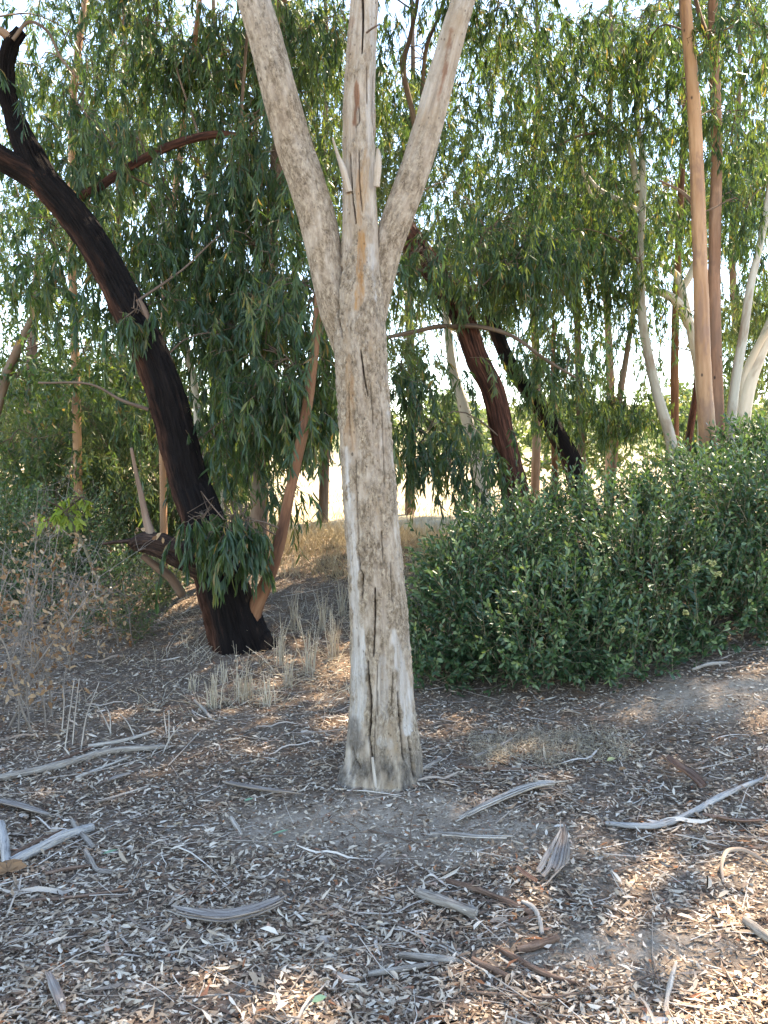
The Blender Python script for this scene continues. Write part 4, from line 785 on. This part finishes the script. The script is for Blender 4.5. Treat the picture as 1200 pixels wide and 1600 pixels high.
tufts = [((333, 1108), .26, 'dry pale grass tuft, leftmost before the black trunk'), ((375, 1098), .30, 'dry grass tuft with one tall stalk in front of the black trunk'), ((389, 1092), .20, 'short dry grass tuft just right of the tall-stalked one'),
         ((438, 1040), .36, 'dry grass tuft beside the foot of the orange stem'), ((484, 1052), .42, 'tall dry grass tuft midway between black and grey trunks'), ((522, 1030), .40, 'dry grass tuft closest to the left side of the grey trunk'),
         ((420, 1105), .22, 'leaning dry grass tuft on the slope between the two trunks'), ((452, 1075), .26, 'thin dry grass tuft low on the slope, left of the tall tuft'),
         ((505, 985), .34, 'dry grass tuft high on the bank, halfway between orange stem and grey trunk'), ((462, 985), .34, 'dry grass tuft high on the bank close to the orange stem'), ((350, 1066), .16, 'small dry grass tuft right under the black trunk'), ((300, 1082), .14, 'small dry grass tuft below the left side of the black trunk'), ((535, 962), .30, 'dry grass tuft highest on the bank, touching the outline of the grey trunk')]
for (px, py), h, lab in tufts:
    c = on_ground(px, py); r = thing('dry_grass_tuft', lab, 'dry grass', c)
    g = grass('b', [c], 24, (h * .25, h * 1.15), .09, 'straw', .018, wid=.0065, rndr=(.3, 1), bow=.08)
    g2 = grass('b', [c], 18, (h * .3, h * .9), 1.8, 'straw', .07, wid=.006, rndr=(.2, 1), bow=.1); 
    tag(g.build('stalks', MAT['straw'], r), kind='stuff'); tag(g2.build('fallen_blades', MAT['straw'], r), kind='stuff')
cc = np.stack([-1.9 + 2.6 * rng.random(260), 7.3 + 2.2 * rng.random(260)], 1)
g = grass('g', np.column_stack([cc, cc[:, 0] * 0]), 18, (.07, .34), .45, 'gold', .14, wid=.005); tag(g.build('dry_grass', MAT['gold_grass']), kind='stuff')
cc = np.stack([-2.0 + 1.9 * rng.random(110), 4.4 + 3.2 * rng.random(110)], 1)
g = grass('g', np.column_stack([cc, cc[:, 0] * 0]), 7, (.05, .22), .9, 'straw', .05, wid=.0045, rndr=(.2, 1)); tag(g.build('scattered_straw', MAT['straw']), kind='stuff')
cc = np.stack([-12 + 26 * rng.random(1000), 9.5 + 14 * rng.random(1000) ** 1.5], 1)
g = grass('g', np.column_stack([cc, cc[:, 0] * 0]), 5, (.06, .26), .45, 'gold', .25, wid=.012); tag(g.build('field_grass', MAT['gold_grass']), kind='stuff')
cc = np.array([on_ground(740 + 240 * rng.random(), 1150 + 45 * rng.random()) + [0, 0, .0] for _ in range(110)])
n = np.repeat(cc, 26, 0); N = len(n); p = n + rng.normal(size=(N, 3)) * [.05, .05, .0] ; p[:, 2] = terrain(p[:, 0], p[:, 1]) + rng.random(N) * .035
g = Geo(); dd = unit(rng.normal(size=(N, 3)) * [1, 1, .6]) * .022; ctrl = np.stack([p, p + dd + rng.normal(size=(N, 3)) * .006, p + dd * 1.6 + rng.normal(size=(N, 3)) * .012], 1); twigs_to(g, ctrl, .0014, 3, rnd=.1 + .7 * rng.random(N))
tag(g.build('matted_dry_moss', MAT['straw']), kind='stuff')
# bleached dead weed standing among the sticks, every stalk a part
wr = thing('dead_weed', 'bleached dead weed with leaning pale stalks right of the dry shrub', 'weed', on_ground(165, 1150))
for pth in [((100, 1172), (108, 1120), (116, 1062)), ((112, 1165), (118, 1110), (124, 1060)), ((125, 1172), (135, 1120), (155, 1066)), ((178, 1148), (162, 1120), (148, 1098)), ((172, 1150), (172, 1120), (166, 1105)), ((215, 1155), (200, 1130), (188, 1116)),
            ((262, 1150), (258, 1130), (256, 1112)), ((250, 1178), (268, 1150), (290, 1128)), ((230, 1188), (240, 1175), (250, 1165)), ((264, 1165), (264, 1135), (264, 1110)), ((95, 1150), (100, 1100), (98, 1070))]:
    g0 = on_ground(*pth[0]); Yb = g0[1]; q = [g0 + [0, 0, -.03]] + [P(a, b, Yb + .05 * (i + 1)) for i, (a, b) in enumerate(pth[1:])]
    pp, r_ = spline(q, [.0042, .0035, .0022], .02); v, f, b, _, _ = tube(pp, r_, 6); g = Geo(); g.add(v, f, b); g.build('stalk', MAT['strip_pale'], wr, smooth=True)

# ------------------------------------------------------------------ litter on the ground
def scatter(n, y0, y1, power, wide=.62, pad=.9):
    u = rng.random(n); e = 1 - power; y = (y0 ** e + u * (y1 ** e - y0 ** e)) ** (1 / e); x = (rng.random(n) * 2 - 1) * (wide * y + pad); return x, y
def litter(n, size, wid, rscale=(0, 1), lift=.018, pw=1.1, tilt=.32, thin_out=.9, simple=False):
    x, y = scatter(n, 1.25, 9.4, pw); b = bare_at(x, y); cl = fbm(np.stack([x * 5, y * 5, x * 0], 1), 91, 3)
    k = (rng.random(n) > b * thin_out) & (rng.random(n) < .78 + .5 * cl) & (np.hypot(x - base[0], y - base[1]) > .13); x, y = x[k], y[k]; m = len(x)
    z = terrain(x, y) + .004 + rng.random(m) ** 2 * lift; az = rng.random(m) * 2 * np.pi
    d = np.stack([np.cos(az), np.sin(az) * .8, rng.normal(size=m) * tilt * .6], 1); nr = np.stack([rng.normal(size=m) * tilt, rng.normal(size=m) * tilt, np.ones(m)], 1)
    s = np.exp(rng.normal(size=m) * .35); L = (size[0] + rng.random(m) * (size[1] - size[0])) * s
    rn = np.clip(rscale[0] + rng.random(m) * (rscale[1] - rscale[0]), 0, 1)
    g = Geo(); blades_to(g, np.stack([x, y, z], 1), d, nr, L, wid[0] + rng.random(m) * (wid[1] - wid[0]), rn, curl=rng.normal(size=m) * .55, sick=rng.normal(size=m) * .12, simple=simple, w1=.8, w2=.75)
    return g
base = main.root.location
tag(litter(100000, (.016, .040), (.008, .015), simple=True).build('leaf_litter', MAT['litter']), kind='stuff')
tag(litter(17000, (.024, .052), (.010, .018), (.15, .97), lift=.022, tilt=.3).build('curled_leaves', MAT['litter']), kind='stuff')
tag(litter(140000, (.010, .028), (.006, .013), (.1, 1), .008, 1.4, thin_out=.35, simple=True).build('leaf_crumbs', MAT['litter']), kind='stuff')
def litter_twigs(n, L0, L1, r0, r1, bend, pw=1.1):
    x, y = scatter(n, 1.25, 9.2, pw); b = bare_at(x, y); k = rng.random(n) > b * .9; x, y = x[k], y[k]; m = len(x)
    az = rng.normal(size=m) * .75 + (rng.random(m) < .25) * 1.5; L = L0 + rng.random(m) ** 1.8 * (L1 - L0); d = np.stack([np.cos(az), np.sin(az)], 1); nn = np.stack([-d[:, 1], d[:, 0]], 1); cv = rng.normal(size=m) * bend * L
    P4 = []; h = .006 + rng.random(m) ** 2 * .02; hv = rng.normal(size=m) * .008
    for t in (-.5, -.17, .17, .5):
        q = np.stack([x, y], 1) + d * (L * t)[:, None] + nn * (cv * (.25 - t * t) * 4)[:, None] + rng.normal(size=(m, 2)) * .004
        P4.append(np.column_stack([q, terrain(q[:, 0], q[:, 1]) + h + hv * t]))
    g = Geo(); twigs_to(g, np.stack(P4, 1), r0 + rng.random(m) * (r1 - r0), 3, rnd=rng.random(m)); return g
tag(litter_twigs(8000, .04, .28, .0010, .0026, .08).build('twig_litter', MAT['litter_twig']), kind='stuff')
tag(litter_twigs(550, .25, .7, .002, .0045, .05, .8).build('fallen_twigs', MAT['litter_twig']), kind='stuff')
def ribbons(n, L0, L1, w0, w1, pw=.9):
    x, y = scatter(n, 1.25, 8, pw); k = rng.random(n) > bare_at(x, y) * .8; x, y = x[k], y[k]; m = len(x)
    az = rng.normal(size=m) * .7; L = L0 + rng.random(m) ** 2 * (L1 - L0); d = np.stack([np.cos(az), np.sin(az)], 1); nn = np.stack([-d[:, 1], d[:, 0]], 1); cv = rng.normal(size=m) * .10 * L; wd = w0 + rng.random(m) * (w1 - w0)
    V = []; ts = np.linspace(-.5, .5, 7); tilt = rng.normal(size=m) * .5
    for t in ts:
        q = np.stack([x, y], 1) + d * (L * t)[:, None] + nn * (cv * (.25 - t * t) * 4)[:, None]; z = terrain(q[:, 0], q[:, 1]) + .008 + .02 * np.abs(np.sin(t * 5 + x * 9)) * (L > .25)
        w = wd * (1 - (2 * t) ** 4 * .7) / 2
        for s_ in (-1, 0, 1): V.append(np.column_stack([q + nn * (w * s_)[:, None], z + w * s_ * tilt + (s_ == 0) * w * -.5 + .004]))
    V = np.stack(V, 1).reshape(-1, 3); o = np.arange(m)[:, None] * 21; f = np.concatenate([o + np.array([i * 3 + j, i * 3 + j + 1, i * 3 + j + 4, i * 3 + j + 3]) for i in range(6) for j in (0, 1)])
    g = Geo(); g.add(V, f, rnd=np.tile(rng.random(m), 12)); return g
tag(ribbons(1100, .05, .30, .005, .016).build('bark_shreds', MAT['litter_twig']), kind='stuff')

# ---- single sticks, logs and bark pieces one can pick out
def stick(name, label, cat, path, mat, lift=.012, ns=12, amp=.0022, knots=True):
    q = [on_ground(a, b) + [0, 0, w / 2 / F * 3.2 * .7 + .012 + (e[0] if e else 0)] for a, b, w, *e in path]; r = [w / 2 / F * depth(p) for (a, b, w, *e), p in zip(path, q)]
    pp, rr_ = spline(q, r, .012); rr_ = rr_ * (1 + .16 * fbm(np.column_stack([np.arange(len(pp)) * .16, pp[:, 0] * 0 + len(name), pp[:, 0] * 0]), int(rng.integers(99)), 3)); dsp = ridged(amp, 3, 14, int(rng.integers(99)))
    v, f, b, _, _ = tube(pp, rr_, ns, dsp); b = b + [0, 0, rng.random() * 9]; g = Geo(); g.add(v, f, b)
    v2, f2, b2, _, _ = tube(pp[:2][::-1], [rr_[0], rr_[0] * .6], ns); g.add(v2, f2, b2)
    return tag(g.build(name, MAT[mat], smooth=True, loc=q[0]), label, cat)
def strip(name, label, cat, path, mat, curl=.35, fray=0, rise=()):
    """a curved slab of bark with thickness; path (px, py, width px); rise = heights in metres per point"""
    q = [on_ground(a, b) + [0, 0, .032 + (rise[i] if rise else 0)] for i, (a, b, w) in enumerate(path)]; wd = [w / F * depth(p) for (a, b, w), p in zip(path, q)]
    pp, ww = spline(q, wd, .012); n = len(pp); tg = unit(np.gradient(pp, axis=0)); sd = unit(np.cross(tg, [0, 0.25, 1.0])); up = np.cross(sd, tg)
    G = Geo(); lanes = max(1, fray); us = np.linspace(-.5, .5, lanes + 1); s = np.concatenate([[0], np.cumsum(np.linalg.norm(np.diff(pp, axis=0), axis=1))])
    for i in range(lanes):
        gap = .06 if lanes > 1 else 0; a, c = us[i] + gap / lanes, us[i + 1] - gap / lanes; k0, k1 = (0, n) if lanes == 1 else (int(rng.random() * n * .18), n - int(rng.random() * n * .22))
        if k1 - k0 < 4: k0, k1 = 0, n
        uu = np.linspace(a, c, 5); wig = .12 * fbm(np.column_stack([s * 6, s * 0 + i * 7.7, s * 0]), 33, 2) / lanes
        hz = rng.normal() * .004 * (lanes > 1)
        top = pp[:, None] + sd[:, None] * (ww[:, None] * (uu[None] + wig[:, None]))[..., None] + up[:, None] * ((ww[:, None] * curl * ((2 * uu[None]) ** 2 - .3)) + hz + .0035 * fbm(np.column_stack([np.repeat(s * 14, 5), np.tile(uu * 9, n), np.full(n * 5, i)]), 35, 3).reshape(n, 5))[..., None]
        bot = top - up[:, None] * .004
        ring = np.concatenate([top, bot[:, ::-1]], 1)[k0:k1]; K = k1 - k0
        I = np.arange(K - 1)[:, None] * 10; J = np.arange(10)[None]; f = np.stack([I + J, I + (J + 1) % 10, I + 10 + (J + 1) % 10, I + 10 + J], -1).reshape(-1, 4)
        e = (K - 1) * 10; f = np.concatenate([f, [[j, j + 1, 8 - j, 9 - j] for j in range(4)], [[e + j + 1, e + j, e + 9 - j, e + 8 - j] for j in range(4)]])
        bc = np.stack([np.repeat(s[k0:k1, None], 10, 1) * 0, np.concatenate([uu, uu[::-1]])[None] * ww[k0:k1, None] , np.repeat(s[k0:k1, None], 10, 1)], -1)
        G.add(ring.reshape(-1, 3), f, bco=bc.reshape(-1, 3) + [rng.random() * 5, 0, 0])
    return tag(G.build(name, MAT[mat], smooth=False, loc=q[0]), label, cat)
stick('fallen_branch', 'long grey fallen branch running in from the left edge below the dry shrub', 'branch', [(-60, 1232, 11), (0, 1222, 11), (90, 1203, 11), (165, 1181, 10), (240, 1173, 7), (262, 1172, 5)], 'stick')
stick('stick', 'pale peeled stick lying just above the long grey branch', 'stick', [(138, 1172, 7), (200, 1160, 6), (243, 1146, 4)], 'strip_pale')
stick('stick', 'thin pale stick slanting just below the long grey branch', 'stick', [(118, 1220, 4), (160, 1204, 4), (205, 1186, 3)], 'strip_pale')
stick('stick', 'thin dark stick slanting up to the long grey branch', 'stick', [(60, 1208, 5), (100, 1190, 5), (145, 1172, 4)], 'stick_brown')
stick('stick', 'thin whitish stick below the flat grey bark chip', 'stick', [(150, 1259, 4), (190, 1247, 4), (232, 1233, 3)], 'strip_pale')
strip('bark_chip', 'flat blue-grey bark chip below the long grey branch', 'bark', [(172, 1228, 8), (185, 1222, 13), (203, 1217, 10)], 'strip', .05)
strip('bark_slab', 'wide grey bark slab at the left edge', 'bark', [(-20, 1258, 18), (25, 1268, 20), (55, 1277, 16), (76, 1283, 7)], 'strip', .15)
stick('log', 'whitish weathered log by the left edge', 'log', [(16, 1358, 14), (60, 1336, 14), (100, 1316, 15), (145, 1301, 13)], 'log_grey', ns=18, amp=.004)
stick('stick', 'brown stick lying along the whitish log', 'stick', [(8, 1352, 7), (50, 1326, 7), (102, 1302, 5)], 'stick_brown')
stick('log', 'short smooth grey log end-on at the left edge', 'log', [(12, 1366, 14), (8, 1330, 14), (2, 1296, 13)], 'log_grey', ns=18, amp=.003)
stick('stick', 'forked grey stick crossing the far end of the whitish log', 'stick', [(112, 1288, 6), (122, 1304, 8), (135, 1318, 8), (146, 1330, 6)], 'stick')
stick('stick', 'short bluish-grey stick below the whitish log', 'stick', [(133, 1336, 7), (143, 1352, 8), (152, 1366, 6), (176, 1370, 6)], 'stick')
stick('stick', 'dark thin stick level with the orange leaf', 'stick', [(70, 1372, 5), (110, 1364, 6), (155, 1358, 4)], 'stick_brown')
stick('stick', 'long brown twig near the left edge above the dark leaf heap', 'stick', [(40, 1415, 5), (120, 1408, 5), (200, 1396, 4)], 'stick_brown')
strip('bark_strip', 'grey bark strip on the slope left of the trunk foot', 'bark', [(350, 1232, 8), (385, 1240, 13), (420, 1245, 9), (472, 1250, 5)], 'strip', .3, 3)
strip('bark_strip', 'large curved grey bark strip in the left foreground', 'bark', [(262, 1432, 6), (300, 1446, 18), (350, 1451, 26), (400, 1445, 24), (440, 1432, 12), (462, 1418, 5)], 'strip', .25, 4, (.0, .01, .01, .02, .03, .03))
stick('stick', 'short pale stick left of the bare dirt', 'stick', [(361, 1284, 6), (369, 1297, 7), (377, 1310, 5)], 'strip_pale')
strip('bark_strip', 'long frayed pale bark strip slanting across the bare dirt right of the trunk', 'bark', [(712, 1292, 7), (745, 1275, 12), (790, 1254, 18), (835, 1237, 22), (888, 1231, 6)], 'strip_pale', .2, 4)
strip('bark_strip', 'flat pale bark strip lying level in the bare dirt', 'bark', [(671, 1313, 11), (710, 1314, 13), (745, 1317, 9), (806, 1318, 5)], 'strip_pale', .1, 2)
strip('bark_curl', 'upturned fan-shaped curl of grey bark in the right foreground', 'bark', [(877, 1312, 5), (879, 1334, 11), (876, 1355, 28), (868, 1376, 42), (845, 1390, 34)], 'strip', .3, 6, (.06, .055, .05, .035, .0))
strip('bark_strip', 'small tan bark strip left of the upturned bark curl', 'bark', [(806, 1366, 6), (820, 1378, 10), (838, 1390, 8)], 'strip_brown', .3)
stick('log', 'short grey-brown log in the right foreground', 'log', [(652, 1404, 13), (685, 1417, 16), (715, 1428, 16), (744, 1438, 14)], 'stick', ns=16, amp=.003)
stick('stick', 'reddish-brown stick right of the short grey-brown log', 'stick', [(698, 1384, 8), (740, 1396, 9), (785, 1414, 9), (832, 1436, 7)], 'stick_brown')
stick('stick', 'bent pale stick below the upturned bark curl', 'stick', [(816, 1416, 6), (832, 1426, 8), (842, 1442, 7), (847, 1466, 6)], 'strip_pale')
stick('stick', 'short dark rough stick at the shade edge', 'stick', [(808, 1494, 10), (840, 1486, 11), (872, 1474, 8)], 'stick_brown', ns=14, amp=.004)
stick('fallen_branch', 'long curved pale branch lying across the leaves at right', 'branch', [(946, 1292, 5), (985, 1297, 8), (1030, 1296, 9), (1080, 1277, 9), (1125, 1252, 9), (1168, 1232, 7), (1215, 1214, 5)], 'log_grey')
strip('bark_curl', 'rolled red-brown bark piece at right above the curved pale branch', 'bark', [(1038, 1202, 13), (1058, 1217, 16), (1080, 1232, 18), (1096, 1246, 14)], 'strip_brown', .45, 0, (.03, .03, .03, .02))
strip('bark_strip', 'dark brown bark strip below the curved pale branch', 'bark', [(1098, 1280, 8), (1130, 1288, 14), (1165, 1292, 14), (1205, 1289, 8)], 'strip_brown', .25, 2)
stick('stick', 'bent tan stick standing off the ground at the right edge', 'stick', [(1130, 1386, 3.5), (1127, 1366, 5, .02), (1136, 1350, 5.5, .035), (1160, 1346, 5.5, .03), (1188, 1356, 5, .02), (1215, 1372, 4, .0)], 'stick_tan')
stick('stick', 'dark stick in the middle of the bottom foreground', 'stick', [(624, 1501, 9), (665, 1507, 11), (712, 1509, 8)], 'stick')
stick('stick', 'grey stick below the dark one at bottom middle', 'stick', [(575, 1531, 7), (630, 1523, 8), (684, 1513, 5)], 'stick')
stick('stick', 'dark brown stick in the sunlit leaves at the bottom', 'stick', [(738, 1508, 8), (765, 1522, 10), (793, 1535, 8)], 'stick_brown')
stick('stick', 'long dark stick slanting through the sunlit leaves', 'stick', [(775, 1488, 6), (815, 1512, 9), (860, 1534, 8), (905, 1546, 5)], 'stick_brown')
strip('bark_chip', 'upright grey bark splinter near the bottom left corner', 'bark', [(75, 1534, 8), (85, 1556, 14), (95, 1580, 15), (100, 1596, 8)], 'strip', .2)
stick('log', 'short dark log at the right edge in the sunlight', 'log', [(1164, 1448, 12), (1188, 1468, 14), (1215, 1486, 13)], 'stick', ns=16, amp=.003)
stick('stick', 'pale stick pointing up the slope at bottom right', 'stick', [(1038, 1592, 7), (1046, 1550, 8), (1056, 1512, 5)], 'strip_pale')
stick('stick', 'thin tan stick lying at the shrub foot on the right', 'stick', [(1082, 1050, 4), (1108, 1042, 5), (1140, 1039, 4)], 'strip_pale')
stick('stick', 'grey stick propped at the right side of the trunk foot', 'stick', [(630, 1226, 5), (655, 1210, 6), (690, 1190, 4)], 'stick')
stick('stick', 'long thin brown stick right of the trunk foot', 'stick', [(714, 1203, 4), (775, 1207, 5), (838, 1205, 4)], 'stick_brown')
stick('stick', 'thin grey stick pointing at the trunk foot from the right', 'stick', [(742, 1188, 5), (770, 1175, 6), (800, 1160, 5)], 'stick')
stick('stick', 'broken pale stick on the slope left of the leaning tuft', 'stick', [(304, 1098, 4), (318, 1112, 5), (331, 1128, 4)], 'strip_pale')
for px, py, mat, sz, lab in [(12, 1374, 'dead', (.07, .05), 'curled orange dead leaf at the left edge beside the whitish log'), (160, 1346, 'green', (.06, .012), 'fresh green leaf fallen below the whitish log'), (381, 1262, 'green', (.045, .016), 'fresh green leaf fallen on the dirt below the grey bark strip'), (425, 1315, 'green', (.07, .012), 'slender green leaf fallen left of the bare dirt'),
                             (487, 1581, 'green', (.045, .022), 'blue-green leaf lying at the bottom edge of the ground'), (966, 1213, 'dead', (.045, .022), 'rusty leaf below the patch of dry moss'), (948, 1198, 'pale', (.05, .025), 'whitish-pink leaf below the patch of dry moss')]:
    c = on_ground(px, py); g = Geo(); m = {'dead': 'dead_leaf', 'green': 'fresh_leaf', 'pale': 'flower'}[mat]
    if m not in MAT: MAT[m] = leaf_mat(m, [(0, (.12, .22, .13)), (1, (.17, .28, .17))], [(0, (.1, .2, .1)), (1, (.15, .25, .1))], .15)
    k = 5 if 'curled orange' in lab else 1
    for i in range(k):
        az = .3 + i * .9; blades_to(g, (c + [0, 0, .03])[None], np.array([[math.cos(az), math.sin(az), .15]]), np.array([[.1, -.3, 1.0]]), sz[0], sz[1], np.array([.45 if m == 'dead_leaf' else .5]), curl=.5, w1=.9, w2=.9)
    tag(g.build('fallen_leaf', MAT[m], loc=c), lab, 'leaf')

# ------------------------------------------------------------------ far away
for px, Y, ww, lab in [(768, 26, 3.0, 'thin pale pole in the sunny field, nearer the rust-brown trunk'), (833, 26, 3.0, 'thin pale pole in the sunny field beside the short dark trunk')]:
    b = P(px, 760, Y); b[2] = tz(b[0], b[1]) - .1; r = .035; root = thing('pole', lab, 'pole', b); pts = np.array([b, b + [0, 0, 1.0], b + [0, 0, 2.9]]); g = Geo(); v, f, bb, _, _ = tube(pts, [r, r, r], 10); g.add(v, f, bb)
    g.build('shaft', MAT['log_grey'], root, smooth=True); g = Geo(); v, f, bb, _, _ = tube([b + [0, 0, 2.88], b + [0, 0, 2.96]], [r * 1.4, r * 1.3], 10); g.add(v, f, bb); g.build('cap', MAT['log_grey'], root)
for i, (x, y, h) in enumerate([(4, 48, 4.5), (12, 58, 6), (-6, 60, 5.5), (-14, 52, 6), (24, 66, 6.5), (-24, 64, 7), (0, 75, 5.5), (7, 80, 6), (19, 44, 4.0)]):
    t = Tree(); b = np.array([x, y, tz(x, y)]); t.root = thing('distant_tree', 'pale sunlit tree far off across the dry field, seen in gaps between the trunks', 'tree', b, 'trees across the sunny field'); t.mat = 'brown_bark'
    pts, r = spline([b - [0, 0, .2], b + [.1, 0, h * .4], b + [0, .1, h * .7]], [.16, .12, .05], .3); g = Geo(); v, f, bb, _, _ = tube(pts, r, 8); g.add(v, f, bb); g.build('trunk', MAT['brown_bark'], t.root, smooth=True); t.skel = [pts]
    crown(t, [('w', x + rng.normal() * h * .16, y + rng.normal() * h * .1, b[2] + h * (.5 + .13 * j), h * .30, h * .28, h * .22, 26, 3.8) for j in range(4)], 'olive_leaf', (.10, .16), (.03, .045), 16, (.3, .6), .5, wild=.7, cull=False)
